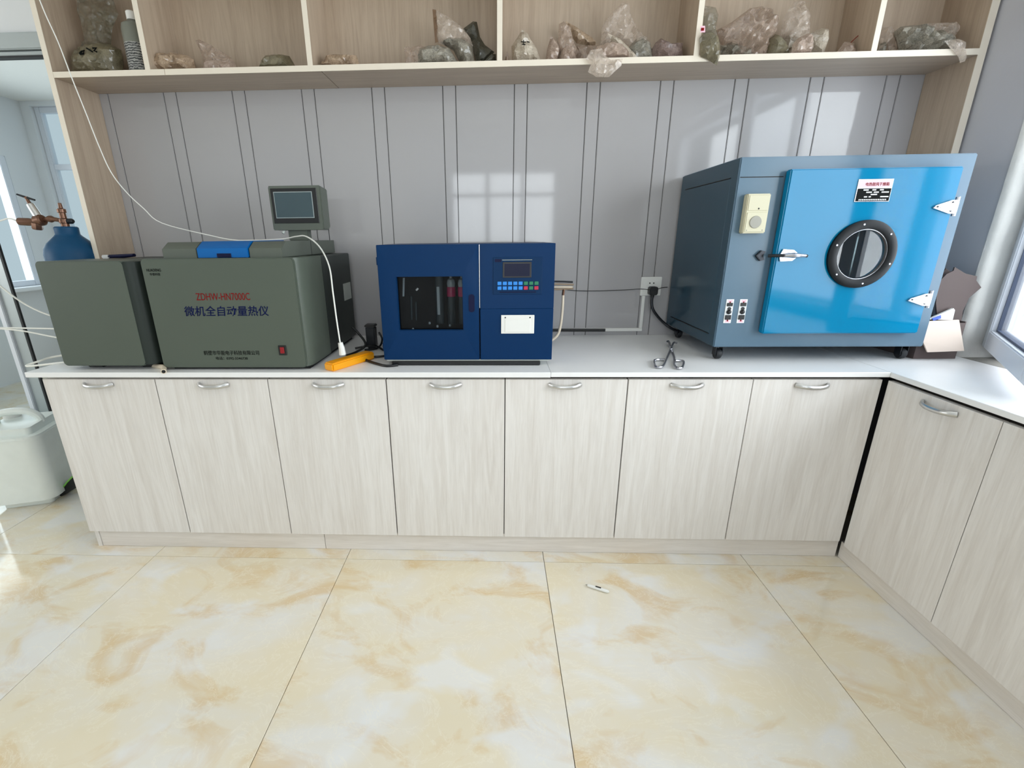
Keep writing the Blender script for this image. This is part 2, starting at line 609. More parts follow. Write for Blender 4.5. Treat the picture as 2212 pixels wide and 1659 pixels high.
def tube(pts, r, n=8, bm=None, closed=False, smooth_path=0, flat=None):
    """round tube along a path; r may be a list; flat=(a,b) makes an oval section"""
    P = [Vector(p) for p in pts]
    if smooth_path:
        P = spline(P, smooth_path, closed)
    rs = r if isinstance(r, (list, tuple)) else [r] * len(P)
    if len(rs) != len(P):
        rs = [rs[min(len(rs) - 1, int(i * len(rs) / len(P)))] for i in range(len(P))]
    b = bmesh.new()
    rings = []
    up = None
    m = len(P)
    for i, p in enumerate(P):
        a = P[i - 1] if (i > 0 or closed) else P[i]
        c = P[(i + 1) % m] if (i < m - 1 or closed) else P[i]
        t = (c - a).normalized()
        if up is None:
            up = Vector((0, 0, 1)) if abs(t.z) < 0.9 else Vector((1, 0, 0))
        s = t.cross(up)
        if s.length < 1e-6:
            s = t.orthogonal()
        s.normalize()
        up = s.cross(t).normalized()
        fa, fb = flat or (1, 1)
        rings.append([b.verts.new(p + rs[i] * (math.cos(k * 2 * PI / n) * s * fa + math.sin(k * 2 * PI / n) * up * fb)) for k in range(n)])
    for i in range(m if closed else m - 1):
        A, B = rings[i], rings[(i + 1) % m]
        for k in range(n):
            b.faces.new((A[k], A[(k + 1) % n], B[(k + 1) % n], B[k]))
    if not closed:
        b.faces.new(rings[0][::-1])
        b.faces.new(rings[-1])
    bmesh.ops.recalc_face_normals(b, faces=b.faces)
    return join(bm, b)


def spline(P, k, closed=False):
    out = []
    m = len(P)
    for i in range(m if closed else m - 1):
        p0 = P[i - 1] if (i > 0 or closed) else P[0]
        p1, p2 = P[i], P[(i + 1) % m]
        p3 = P[(i + 2) % m] if (i + 2 < m or closed) else P[-1]
        for j in range(k):
            t = j / k
            out.append(0.5 * ((2 * p1) + (p2 - p0) * t + (2 * p0 - 5 * p1 + 4 * p2 - p3) * t * t + (3 * p1 - p0 - 3 * p2 + p3) * t ** 3))
    if not closed:
        out.append(P[-1])
    return out


def lathe(profile, center, axis=(0, 0, 1), n=32, bm=None):
    """profile of (radius, height) turned around an axis through center; starts and ends closed"""
    b = bmesh.new()
    rings = []
    for r, h in profile:
        if r < 1e-6:
            rings.append([b.verts.new((0, 0, h))])
        else:
            rings.append([b.verts.new((r * math.cos(k * 2 * PI / n), r * math.sin(k * 2 * PI / n), h)) for k in range(n)])
    for A, B in zip(rings, rings[1:]):
        for k in range(n):
            q = (k + 1) % n
            if len(A) == 1 and len(B) == 1:
                continue
            if len(A) == 1:
                b.faces.new((A[0], B[q], B[k]))
            elif len(B) == 1:
                b.faces.new((A[k], A[q], B[0]))
            else:
                b.faces.new((A[k], A[q], B[q], B[k]))
    if len(rings[0]) > 1: b.faces.new(rings[0][::-1])
    if len(rings[-1]) > 1: b.faces.new(rings[-1])
    q = Vector((0, 0, 1)).rotation_difference(Vector(axis).normalized())
    bmesh.ops.transform(b, matrix=Matrix.Translation(center) @ q.to_matrix().to_4x4(), verts=b.verts)
    bmesh.ops.recalc_face_normals(b, faces=b.faces)
    return join(bm, b)


def ring(outer, inner, depth, center, axis, n=40):
    """flat ring (washer) with thickness, front face at +axis"""
    b = bmesh.new()
    L = []
    for r, h in ((outer, 0), (outer, depth * .7), (outer - (outer - inner) * .25, depth), (inner + (outer - inner) * .15, depth), (inner, depth * .8), (inner, 0)):
        L.append([b.verts.new((r * math.cos(k * 2 * PI / n), r * math.sin(k * 2 * PI / n), h)) for k in range(n)])
    for i in range(len(L)):
        A, B = L[i], L[(i + 1) % len(L)]
        for k in range(n):
            b.faces.new((A[k], A[(k + 1) % n], B[(k + 1) % n], B[k]))
    q = Vector((0, 0, 1)).rotation_difference(Vector(axis).normalized())
    bmesh.ops.transform(b, matrix=Matrix.Translation(center) @ q.to_matrix().to_4x4(), verts=b.verts)
    bmesh.ops.recalc_face_normals(b, faces=b.faces)
    return b


def lettering(name, body, mat, parent, x0, x1, z, y, bold=0.0, height=None, shear=0.0):
    """flat print on a face looking at -y, fitted between x0 and x1, centred on height z"""
    cu = bpy.data.curves.new(name, 'FONT')
    cu.body = body
    cu.size = 1.0
    cu.offset = bold
    cu.resolution_u = 3
    cu.shear = shear
    tmp = bpy.data.objects.new(name, cu)
    COL.objects.link(tmp)
    dg = bpy.context.evaluated_depsgraph_get()
    me = bpy.data.meshes.new_from_object(tmp.evaluated_get(dg))
    bpy.data.objects.remove(tmp)
    bpy.data.curves.remove(cu)
    bm = bmesh.new()
    bm.from_mesh(me)
    bpy.data.meshes.remove(me)
    vs = np.array([v.co[:] for v in bm.verts])
    mn, mx_ = vs.min(0), vs.max(0)
    sx = (x1 - x0) / (mx_[0] - mn[0])
    sz = sx if height is None else height / (mx_[1] - mn[1])
    for v in bm.verts:
        v.co = Vector((x0 + (v.co.x - mn[0]) * sx, y, z + (v.co.y - (mn[1] + mx_[1]) / 2) * sz))
    r = bmesh.ops.extrude_face_region(bm, geom=bm.faces[:])
    bmesh.ops.translate(bm, verts=[g for g in r['geom'] if isinstance(g, bmesh.types.BMVert)], vec=(0, -0.0004, 0))
    return obj(name, bm, mat, parent, smooth=0)


def dup(o, parent, offset):
    """copy of a part (and its own children) moved by offset, under another thing at the same relative frame"""
    c = o.copy()
    COL.objects.link(c)
    c.parent = parent
    c.location = o.location + Vector(offset)
    for ch in o.children:
        dup(ch, c, (0, 0, 0))
    return c


def pillow(name, pts, y, T, mat, parent, seed=0, crease=0.004, res=0.009, lean=0.0, back=0.7, freq=30):
    """a filled bag: outline (x, z) at depth y, swelling by T to the front and a little less to the back"""
    rnd = random.Random(seed)
    B = []
    n = len(pts)
    P2 = [Vector((p[0], p[1], 0)) for p in pts]
    for i in range(len(P2)):
        a, c = P2[i], P2[(i + 1) % len(P2)]
        k = max(1, int((c - a).length / res))
        for j in range(k):
            q = a.lerp(c, j / k)
            B.append((q.x, max(q.y, min(p[1] for p in pts))))
    # drop near duplicates
    C = [B[0]]
    for q in B[1:]:
        if math.dist(q, C[-1]) > res * 0.35 and math.dist(q, C[0]) > res * 0.35:
            C.append(q)
    B = C
    A = np.array(B)
    mn, mx_ = A.min(0), A.max(0)
    pts_in = []
    Bn = np.roll(A, -1, axis=0)

    def dist(p):
        d = Bn - A
        t = np.clip(((p - A) * d).sum(1) / np.maximum((d * d).sum(1), 1e-12), 0, 1)
        return float(np.min(np.hypot(*(A + d * t[:, None] - p).T)))

    def inside(p):
        x, z = p
        c = (A[:, 1] > z) != (Bn[:, 1] > z)
        with np.errstate(divide='ignore', invalid='ignore'):
            xs = (Bn[:, 0] - A[:, 0]) * (z - A[:, 1]) / (Bn[:, 1] - A[:, 1]) + A[:, 0]
        return bool((c & (x < xs)).sum() % 2)
    x = mn[0]
    while x < mx_[0]:
        z = mn[1]
        while z < mx_[1]:
            p = np.array((x + rnd.uniform(-.25, .25) * res, z + rnd.uniform(-.25, .25) * res))
            if inside(p) and dist(p) > res * 0.5:
                pts_in.append((float(p[0]), float(p[1])))
            z += res
        x += res
    allp = [Vector(p) for p in B + pts_in]
    edges = [(i, (i + 1) % len(B)) for i in range(len(B))]
    vo, _, fo, *_ = delaunay_2d_cdt(allp, edges, [], 1, 1e-6)
    ds = [dist(np.array(v)) for v in vo]
    dm = max(ds)
    bm = bmesh.new()
    front, rear = [], []
    zmin = mn[1]
    off = Vector((seed * 3.1, seed * 1.7, 0))
    for v, d in zip(vo, ds):
        t = min(1.0, d / (0.75 * dm))
        h = T * (0.55 * math.sqrt(t * (2 - t)) + 0.45 * t)
        q = Vector((v[0], 0, v[1])) * freq + off
        w = crease * min(1.0, d / (0.12 * dm)) * (2.4 * (0.55 - abs(noise.noise(q)) * 2.0) + 1.5 * (0.4 - abs(noise.noise(q * 2.1 + Vector((7, 0, 0)))) * 1.6))
        yy = y - lean * (v[1] - zmin)
        front.append(bm.verts.new((v[0], yy - h - w, v[1])))
        rear.append(front[-1] if d < 1e-6 or d < res * 0.05 else bm.verts.new((v[0], yy + h * back, v[1])))
    for f in fo:
        for vs, rev in ((front, False), (rear, True)):
            q = [vs[i] for i in f]
            if len(set(q)) == 3:
                try:
                    bm.faces.new(q[::-1] if rev else q)
                except ValueError:
                    pass
    loose = [v for v in bm.verts if not v.link_faces]
    for v in loose:
        bm.verts.remove(v)
    return obj(name, bm, mat, parent, smooth=24)


ZC = 0.783          # worktop surface
ZS = 1.8745         # shelf surface

# ------------------------------------------------------------------ the room
# floor: dark grout bed carrying 0.8 m polished tiles
floor = tag(obj('floor', box(-4.5, 2.0, -4.5, 2.5, -0.05, -0.006), 'grout', smooth=0), 'polished marble tile floor in cream with golden clouding', None, None, 'structure')
tile_bm = box(-0.399, 0.399, -0.399, 0.399, -0.010, 0.0, 0.0008, 1)
tile_me = None
for i in range(9):
    for j in range(9):
        cx, cy = -4.2 + 0.8 * i + 0.0, -0.664 - 0.4 - 0.8 * (4 - j) + 0.0
        cx += 0.0
        x0, x1 = cx - 0.399, cx + 0.399
        if x0 > 2.0:
            continue
        if tile_me is None:
            t = obj('tile', tile_bm, 'tile', floor, smooth=0)
            tile_me = t.data
        else:
            t = bpy.data.objects.new('tile', tile_me)
            COL.objects.link(t)
            t.parent = floor
        t.location = Vector((cx + 0.0, cy, -0.005)) - WORLD_OF[floor.name]

tag(obj('ceiling', box(-4.5, 2.1, -4.5, 0.05, 2.6, 2.66), 'ceiling', smooth=0), kind='structure')
tag(obj('ceiling', box(-4.5, 2.1, 0.05, 2.6, 2.51, 2.57), 'ceiling', smooth=0), kind='structure')

# back wall: glossy plastic panels, a wide board and a narrow strip in turn, over a dark backing
wb_ = tag(obj('wall_back', box(-1.74, 2.05, 0.004, 0.10, 0, 2.6), 'panel_gap', smooth=0), 'wall clad in glossy white plastic boards with narrow strips between', None, None, 'structure')
xs = [-1.735, -1.678]
x = -1.678
edges_ = [-1.735, -1.681]
for k in range(12):
    edges_ += [-1.681 + 0.3035 * k + 0.2485, -1.681 + 0.3035 * (k + 1)]
for a, b2 in zip(edges_, edges_[1:]):
    b2 = min(b2, 1.79)
    if b2 - a < 0.01:
        continue
    nm = 'wall_board' if b2 - a > 0.1 else 'wall_strip'
    obj(nm, box(a + 0.0013, b2 - 0.0013, 0.0, 0.006, 0.0, 2.6, 0.0020, 2), 'panel', wb_)

# partition and doorway on the left, in line with the back wall
pt = tag(thing('door_1', 'aluminium framed doorway with glazed side panel left of the shelving', None, (-2.4, 0.03, 0)), kind='structure')
XD = -2.3872
obj('header', box(-4.45, -1.74, 0.0, 0.06, 2.03, 2.092, 0.004), 'alu', pt)
obj('door_stop', box(XD, -1.74, 0.012, 0.05, 2.012, 2.026, 0.002), 'alu', pt)
obj('seal', box(XD, -1.74, 0.015, 0.045, 2.005, 2.012), 'rubber', pt, smooth=0)
obj('door_post', box(XD - 0.070, XD - 0.007, 0.0, 0.012, 0, 2.03, 0.004), 'alu', pt)
obj('post_edge', box(XD - 0.098, XD - 0.070, -0.012, 0.035, 0, 2.03, 0.003), 'upvc', pt)
obj('seal', box(XD - 0.007, XD + 0.001, -0.001, 0.010, 0, 2.005), 'rubber', pt, smooth=0)
obj('bottom_rail', box(-4.45, XD - 0.098, 0.01, 0.06, 0.0, 0.08, 0.003), 'alu', pt)
obj('pane', box(-4.45, XD - 0.098, 0.030, 0.036, 0.08, 2.03), 'glass', pt, smooth=0)
obj('transom_panel', box(-4.45, -1.74, 0.02, 0.05, 2.092, 2.6), 'white_wall', pt, smooth=0)

# left wall with the window of the far room, far wall with its window
wl = bmesh.new()
box(-4.6, -4.45, -4.5, -2.85, 0, 2.66, bm=wl); box(-4.6, -4.45, -2.85, -0.65, 0, 0.85, bm=wl); box(-4.6, -4.45, -2.85, -0.65, 2.2, 2.66, bm=wl); box(-4.6, -4.45, -0.65, 0.35, 0, 2.66, bm=wl); box(-4.6, -4.45, 0.35, 2.15, 0, 0.85, bm=wl)
box(-4.6, -4.45, 0.35, 2.15, 2.0, 2.66, bm=wl); box(-4.6, -4.45, 2.15, 2.6, 0, 2.66, bm=wl)
tag(obj('wall_left', wl, 'white_wall', smooth=0), kind='structure')
wf = bmesh.new()
box(-4.45, -4.36, 2.43, 2.58, 0, 2.6, bm=wf); box(-4.36, -2.3, 2.43, 2.58, 0, 0.85, bm=wf)
box(-4.36, -2.3, 2.43, 2.58, 2.47, 2.6, bm=wf); box(-2.3, 2.0, 2.43, 2.58, 0, 2.6, bm=wf)
tag(obj('wall_far', wf, 'white_wall', smooth=0), kind='structure')


def window_x(name, x0, x1, z0, z1, y, mull, trans, label, glass, facing=-1):
    """framed window in a wall across y"""
    w = tag(thing(name, label, None, ((x0 + x1) / 2, y, z0)), kind='structure')
    f = 0.05
    d0, d1 = y - 0.03, y + 0.03
    obj('frame', box(x0, x0 + f, d0, d1, z0, z1, 0.004), 'upvc', w)
    obj('frame', box(x1 - f, x1, d0, d1, z0, z1, 0.004), 'upvc', w)
    obj('frame', box(x0 + f, x1 - f, d0, d1, z0, z0 + f, 0.004), 'upvc', w)
    obj('frame', box(x0 + f, x1 - f, d0, d1, z1 - f, z1, 0.004), 'upvc', w)
    for m_ in mull:
        obj('mullion', box(m_ - 0.03, m_ + 0.03, d0, d1, z0 + f, z1 - f, 0.004), 'upvc', w)
    for t_ in trans:
        obj('transom', box(x0 + f, x1 - f, d0 + 0.002, d1 - 0.002, t_ - 0.025, t_ + 0.025, 0.004), 'upvc', w)
    cells = [x0 + f] + [v for m_ in mull for v in (m_ - 0.03, m_ + 0.03)] + [x1 - f]
    for a, c in zip(cells[::2], cells[1::2]):
        obj('pane', box(a, c, y - 0.003, y + 0.003, z0 + f, z1 - f), glass, w, smooth=0)
    return w


window_x('window_3', -4.36, -2.3, 0.85, 2.47, 2.50, (-3.55, -2.9), (1.95,), 'pale framed window in the far wall seen through the doorway', 'glass_far')
w4 = tag(thing('window_4', 'bright window in the left wall beyond the doorway', None, (-4.5, 1.25, 0.85)), kind='structure')
for y0, y1, z0, z1 in ((0.35, 0.40, 0.85, 2.0), (2.09, 2.15, 0.85, 2.0), (0.40, 2.09, 0.85, 0.90), (0.40, 2.09, 1.95, 2.0)):
    obj('frame', box(-4.53, -4.45, y0, y1, z0, z1, 0.004), 'upvc', w4)
obj('mullion', box(-4.53, -4.455, 1.74, 1.80, 0.90, 1.95, 0.004), 'upvc', w4)
obj('pane', box(-4.503, -4.497, 0.40, 1.74, 0.90, 1.95), 'glass_far', w4, smooth=0)
obj('pane', box(-4.503, -4.497, 1.80, 2.09, 0.90, 1.95), 'glass_far', w4, smooth=0)
obj('window_sill', box(-4.47, -4.30, 0.30, 2.20, 0.815, 0.85, 0.006), 'white_wall', w4)

w6 = tag(thing('fill_window', 'unseen window added for fill light in the left wall of the near room', None, (-4.5, -1.75, 0.85)), kind='structure')  # window added out of view to let in side fill light
for y0, y1, z0, z1 in ((-2.85, -2.79, 0.85, 2.2), (-0.71, -0.65, 0.85, 2.2), (-2.79, -0.71, 0.85, 0.91), (-2.79, -0.71, 2.14, 2.2)):
    obj('frame', box(-4.53, -4.45, y0, y1, z0, z1, 0.004), 'upvc', w6)
obj('pane', box(-4.503, -4.497, -2.79, -0.71, 0.91, 2.14), 'glass', w6, smooth=0)

# wall behind the camera with its windows
wr = bmesh.new()
for x0, x1, z0, z1 in ((-4.5, -0.62, 0, 2.66), (-0.62, 0.85, 0, 1.10), (-0.62, 0.85, 2.12, 2.66), (0.85, 2.1, 0, 2.66)):
    box(x0, x1, -4.5, -4.35, z0, z1, bm=wr)
tag(obj('wall_front', wr, 'white_wall', smooth=0), kind='structure')
window_x('window_5', -0.62, 0.85, 1.10, 2.12, -4.42, (-0.10, 0.38), (1.80,), 'window in the wall behind the camera', 'glass')

# right wall with its window opening
wr = bmesh.new()
box(1.79, 2.06, -0.40, 0.10, 0, 2.66, bm=wr)
box(1.79, 2.06, -3.1, -0.40, 0, 0.76, bm=wr)
box(1.79, 2.06, -3.1, -0.40, 2.25, 2.66, bm=wr)
box(1.79, 2.06, -4.5, -3.1, 0, 2.66, bm=wr)
tag(obj('wall_right', wr, 'paint_wall', smooth=0), kind='structure')
# plastered far side of the opening, its rounded rough arris
jm = bmesh.new()
random.seed(4)
nz_ = 46
cols = []
for i in range(nz_ + 1):
    z = 0.765 + i * (2.25 - 0.765) / nz_
    w = 0.006 * noise.noise((z * 6, 0.3, 0)) + 0.003 * noise.noise((z * 19, 2.3, 0))
    row = []
    for k in range(9):
        t = k / 8
        if t < 0.35:
            a = (t / 0.35) * PI / 2
            px_, py_ = 1.787 + 0.03 * (1 - math.cos(a)), -0.400 - 0.022 * math.sin(a)
        else:
            px_, py_ = 1.817 + (t - 0.35) / 0.65 * 0.145, -0.422
        row.append(jm.verts.new((px_ + w * 0.6, py_ + w, z)))
    row.append(jm.verts.new((1.962, -0.399, z)))
    row.append(jm.verts.new((1.789, -0.399, z)))
    cols.append(row)
for A, B in zip(cols, cols[1:]):
    for k in range(len(A)):
        q = (k + 1) % len(A)
        jm.faces.new((A[k], A[q], B[q], B[k]))
jm.faces.new(cols[0]); jm.faces.new(cols[-1][::-1])
tag(obj('trim_1', jm, 'plaster', smooth=60), 'rough whitish plaster side of the right window opening', None, None, 'structure')
sl = bmesh.new()
box(1.79, 1.96, -3.09, -0.415, 0.72, 0.779, 0.006, 2, bm=sl)
tag(obj('trim_2', sl, 'cement', smooth=60), 'grey cement sill of the right window opening', None, None, 'structure')

w1 = tag(thing('window_1', 'white framed window with a sash standing open at right', None, (1.93, -1.4, 0.79)), kind='structure')
for y0, y1, z0, z1 in ((-0.482, -0.423, 0.785, 2.24), (-3.09, -3.03, 0.785, 2.24), (-3.03, -0.482, 0.785, 0.845), (-3.03, -0.482, 2.18, 2.24)):
    obj('frame', box(1.915, 1.985, y0, y1, z0, z1, 0.005), 'upvc', w1)
obj('mullion', box(1.92, 1.98, -1.15, -1.09, 0.845, 2.18, 0.005), 'upvc', w1)
obj('pane', box(1.955, 1.961, -3.03, -1.15, 0.845, 2.18), 'glass', w1, smooth=0)
# the open sash: hinged at the far side, swung into the room
sash_dir = Vector((-0.611, -0.792, 0))
sash_nrm = Vector((0.792, -0.611, 0))
H = Vector((1.897, -0.418, 0))


def sash_box(s0, s1, n0, n1, z0, z1, bevel=0.004):
    b = box(s0, s1, n0, n1, z0, z1, bevel)
    for v in b.verts:
        p = H + sash_dir * v.co.x + sash_nrm * v.co.y
        v.co = Vector((p.x, p.y, v.co.z))
    return b


SW, SZ0, SZ1 = 0.66, 0.822, 2.15
sash = obj('sash', sash_box(0, 0.068, -0.02, 0.04, SZ0, SZ1), 'upvc', w1)
obj('sash_rail', sash_box(0.068, SW - 0.068, -0.02, 0.04, SZ0, SZ0 + 0.068), 'upvc', sash)
obj('sash_rail', sash_box(0.068, SW - 0.068, -0.02, 0.04, SZ1 - 0.068, SZ1), 'upvc', sash)
obj('sash_stile', sash_box(SW - 0.068, SW, -0.02, 0.04, SZ0, SZ1), 'upvc', sash)
gb = bmesh.new()
for q in ((0.068, 0.075, SZ0 + 0.068, SZ1 - 0.068), (0.075, SW - 0.075, SZ0 + 0.068, SZ0 + 0.075)):
    join(gb, sash_box(q[0], q[1], -0.004, 0.020, q[2], q[3], 0))
obj('gasket', gb, 'gasket_grey', sash, smooth=0)
obj('pane', sash_box(0.075, SW - 0.068, 0.006, 0.014, SZ0 + 0.075, SZ1 - 0.068, 0), 'glass_dusty', sash, smooth=0)
obj('hinge', sash_box(-0.018, 0.004, -0.016, 0.012, 0.99, 1.09, 0.005), 'upvc', sash)

# ------------------------------------------------------------------ wall shelving
sh = thing('wall_shelving', 'pale wood open wall shelving with six bays above the worktop', 'shelving', (0, -0.10, ZC))
obj('side_panel', box(-1.738, -1.718, -0.207, -0.001, ZC + 0.001, 2.56, 0.001, 1), 'shelf_v', sh)
obj('side_panel', box(1.752, 1.778, -0.207, -0.001, ZC + 0.001, 2.56, 0.001, 1), 'shelf_v', sh)
obj('edge_strip', box(-1.7385, -1.7175, -0.2085, -0.2068, ZC + 0.001, 2.56), 'shelf_edge', sh, smooth=0)
obj('edge_strip', box(1.7515, 1.7785, -0.2085, -0.2068, ZC + 0.001, 2.56), 'shelf_edge', sh, smooth=0)
obj('shelf_board', box(-1.718, -0.662, -0.207, -0.001, 1.8555, ZS, 0.0008, 1), 'shelf_h', sh)
obj('shelf_board', box(-0.660, 1.752, -0.207, -0.001, 1.8555, ZS, 0.0008, 1), 'shelf_h', sh)
obj('edge_strip', box(-1.7165, -1.272, -0.2085, -0.2068, 1.8550, ZS + .0005), 'shelf_edge', sh, smooth=0)
obj('edge_strip', box(-1.270, 1.7515, -0.2085, -0.2068, 1.8550, ZS + .0005), 'shelf_edge', sh, smooth=0)
obj('back_panel', box(-1.718, 1.752, -0.010, -0.001, ZS, 2.56), 'shelf_v', sh, smooth=0)
for dx in (-1.337, -0.700, 0.021, 0.746, 1.382):
    dv = obj('divider', box(dx - 0.0095, dx + 0.0095, -0.206, -0.010, ZS, 2.54, 0.0008, 1), 'shelf_v', sh)
    obj('edge_strip', box(dx - 0.0098, dx + 0.0098, -0.2075, -0.2055, ZS, 2.54), 'shelf_edge', dv, smooth=0)
obj('shelf_board', box(-1.718, 1.752, -0.206, -0.010, 2.222, 2.240, 0.0008, 1), 'shelf_h', sh)  # unseen upper board, added to darken the tops of the bays
obj('top_board', box(-1.718, 1.752, -0.207, -0.001, 2.54, 2.56, 0.001, 1), 'shelf_h', sh)

# ------------------------------------------------------------------ worktop
wt = thing('worktop', 'white L-shaped worktop running under the equipment and along the right window', 'worktop', (0, -0.32, ZC))
obj('slab', box(-1.733, 0.2005, -0.6395, -0.001, 0.7635, ZC, 0.0012, 1), 'worktop', wt)
obj('slab', box(0.2015, 1.3655, -0.6385, -0.001, 0.765, ZC - 0.0005, 0.0012, 1), 'worktop', wt)
obj('slab', box(1.3665, 1.7885, -2.40, -0.001, 0.765, ZC - 0.0002, 0.0012, 1), 'worktop', wt)

# ------------------------------------------------------------------ base cabinets
DX = [-1.689, -1.257, -0.831, -0.393, 0.040, 0.478, 0.915, 1.3575]
YF = -0.6255


def handle_bm(cx, cz, yf, half=0.0555):
    P, R_ = [], []
    for i in range(13):
        t = -1 + i / 6
        P.append((cx + half * t, yf - 0.024 * (1 - abs(t) ** 3.2) - 0.001, cz - 0.004 * (1 - t * t)))
    return tube(P, [0.0052 if 1 < i < 11 else 0.0062 for i in range(13)], 10, flat=(1.0, 1.45))


unit_specs = [((0,), 'single-door pale laminate base cabinet at the left end of the row'),
              ((1, 2), 'two-door pale laminate base cabinet under the grey calorimeter'),
              ((3, 4), 'two-door pale laminate base cabinet under the blue analyser'),
              ((5, 6), 'two-door pale laminate base cabinet in front of the oven, meeting the corner')]
hx = [-1.474, -1.035, -0.606, -0.175, 0.255, 0.686, 1.118]
for idx, lab in unit_specs:
    a, c = DX[idx[0]], DX[idx[-1] + 1]
    cab = thing('base_cabinet', lab, 'cabinet', ((a + c) / 2, -0.31, 0.0), 'base cabinets under the worktop')
    body = bmesh.new()
    box(a + 0.0015, a + 0.018, -0.6065, -0.012, 0.086, 0.7515, bm=body)
    box(a + 0.0015, a + 0.018, -0.6065 if idx[0] == 0 else -0.588, -0.012, 0.0, 0.086, bm=body)
    box(c - 0.018, c - 0.0015, -0.6065, -0.012, 0.086, 0.7515, bm=body)
    box(c - 0.018, c - 0.0015, -0.588, -0.012, 0.0, 0.086, bm=body)
    box(a + 0.018, c - 0.018, -0.6050, -0.012, 0.09, 0.106, bm=body)
    box(a + 0.018, c - 0.018, -0.6050, -0.012, 0.735, 0.7515, bm=body)
    box(a + 0.018, c - 0.018, -0.030, -0.012, 0.106, 0.735, bm=body)
    obj('body', body, 'door' if idx[0] == 0 else 'carcass', cab, smooth=0)
    for d in idx:
        g = 0.0016
        dr = obj('door', box(DX[d] + g + (0.001 if d in (1, 3, 5) else 0), DX[d + 1] - g, YF, YF + 0.018, 0.0865, 0.7525, 0.0009, 1), 'door', cab)
        obj('handle', handle_bm(hx[d], 0.733, YF), 'steel', dr)

# right-hand run
cab = thing('base_cabinet', 'pale laminate base cabinet along the right wall, running towards the viewer', 'cabinet', (1.58, -1.3, 0.0), 'base cabinets under the worktop')
XF = 1.3670
body = bmesh.new()
box(1.397, 1.785, -0.645, -0.628, 0.0, 0.7515, bm=body)
box(1.397, 1.785, -2.39, -2.37, 0.0, 0.7515, bm=body)
box(1.397, 1.785, -2.37, -0.645, 0.09, 0.106, bm=body)
box(1.397, 1.785, -2.37, -0.645, 0.735, 0.7515, bm=body)
box(1.765, 1.785, -2.37, -0.645, 0.106, 0.735, bm=body)
obj('body', body, 'carcass', cab, smooth=0)
yb = [-0.634, -1.000, -1.42, -1.84, -2.39]
for k in range(4):
    dr = obj('door', box(XF, XF + 0.018, yb[k + 1] + 0.0012, yb[k] - 0.0012, 0.0735, 0.7525, 0.0009, 1), 'door', cab)
    if k == 0:
        hb = handle_bm(0, 0, 0)
        for v in hb.verts:
            v.co = Vector((XF + v.co.y, -0.829 - v.co.x, 0.726 + v.co.z))
        obj('handle', hb, 'steel', dr)

for x0, x1, lab in ((-1.6695, -0.706, 'left length of pale plinth board below the cabinet doors'), (-0.704, 1.372, 'right length of pale plinth board below the cabinet doors')):
    tag(obj('plinth_board', box(x0, x1, -0.6045, -0.590, 0.0005, 0.0845, 0.0008, 1), 'door_h'), lab, 'plinth', 'plinth boards')
tag(obj('plinth_board', box(1.381, 1.396, -2.39, -0.606, 0.0005, 0.0725, 0.0008, 1), 'door_y'), 'plinth board under the cabinet along the right wall', 'plinth', 'plinth boards')

# ------------------------------------------------------------------ grey box, far left on the worktop
gb_ = thing('grey_instrument_box', 'plain grey box instrument at the left end of the worktop', 'instrument', (-1.43, -0.36, ZC))
obj('front_shell', rbox(-1.603, -1.285, -0.61, -0.40, 0.800, 1.178, 0.016, 'y', 5, 0.003), 'gray_paint', gb_)
sd = []
for k in range(9):
    t = k / 8 * PI / 2
    sd.append((-1.290 + 0.042 * math.sin(t), -0.6085 + 0.042 * (1 - math.cos(t))))
sd += [(-1.248, -0.06), (-1.598, -0.06), (-1.598, -0.40), (-1.300, -0.40), (-1.300, -0.6085)]
obj('cover', extrude(sd, 'z', 0.803, 1.174, 0.003), 'gray_shaded', gb_)
for fx in (-1.52, -1.31):
    obj('foot', box(fx - 0.03, fx + 0.03, -0.57, -0.50, ZC + 0.0005, 0.802, 0.003), 'black', gb_)
for fx in (-1.55, -1.30):
    obj('foot', box(fx - 0.03, fx + 0.03, -0.15, -0.09, ZC + 0.0005, 0.804, 0.003), 'black', gb_)
obj('base_plate', box(-1.50, -1.27, -0.55, -0.10, 0.794, 0.803), 'black_matt', gb_, smooth=0)

# small dark tool on top of the grey box
tl = thing('small_tool', 'small dark hand tool lying on top of the plain grey box', 'tool', (-1.46, -0.40, 1.178))
obj('grip', tube([(-1.505, -0.40, 1.186), (-1.45, -0.40, 1.187), (-1.405, -0.40, 1.190)], [0.010, 0.0115, 0.009], 10, flat=(1, .7)), 'navy', tl)
obj('head', box(-1.53, -1.50, -0.412, -0.388, 1.1785, 1.192, 0.003), 'steel', tl)

# ------------------------------------------------------------------ calorimeter
cm_ = thing('calorimeter', 'grey-green bench calorimeter with red and blue lettering and a touch screen on top', 'instrument', (-0.94, -0.36, ZC))
fs = [(-1.222, -0.6085), (-1.216, -0.611), (-0.690, -0.611)]
for k in range(1, 8):
    t = k / 7 * PI / 2
    fs.append((-0.690 + 0.022 * math.sin(t), -0.589 - 0.022 * math.cos(t)))
fs += [(-0.668, -0.40), (-1.222, -0.40)]
obj('front_shell', rbox(-1.222, -0.683, -0.611, -0.57, 0.793, 1.183, 0.016, 'y', 5, 0.003), 'gray_paint', cm_)
obj('side_shell', extrude([(-1.219, -0.572), (-1.219, -0.40), (-0.668, -0.40), (-0.668, -0.545), (-0.671, -0.580), (-0.683, -0.600), (-0.690, -0.605), (-0.690, -0.572)], 'z', 0.795, 1.182, 0.002), 'gray_paint', cm_)
obj('rear_cover', rbox(-1.215, -0.669, -0.397, -0.055, 0.797, 1.181, 0.006, 'y', 3, 0.002), 'gray_shaded', cm_)
obj('base_plate', box(-1.20, -0.68, -0.59, -0.08, ZC + 0.0005, 0.797, 0.002), 'black_matt', cm_)
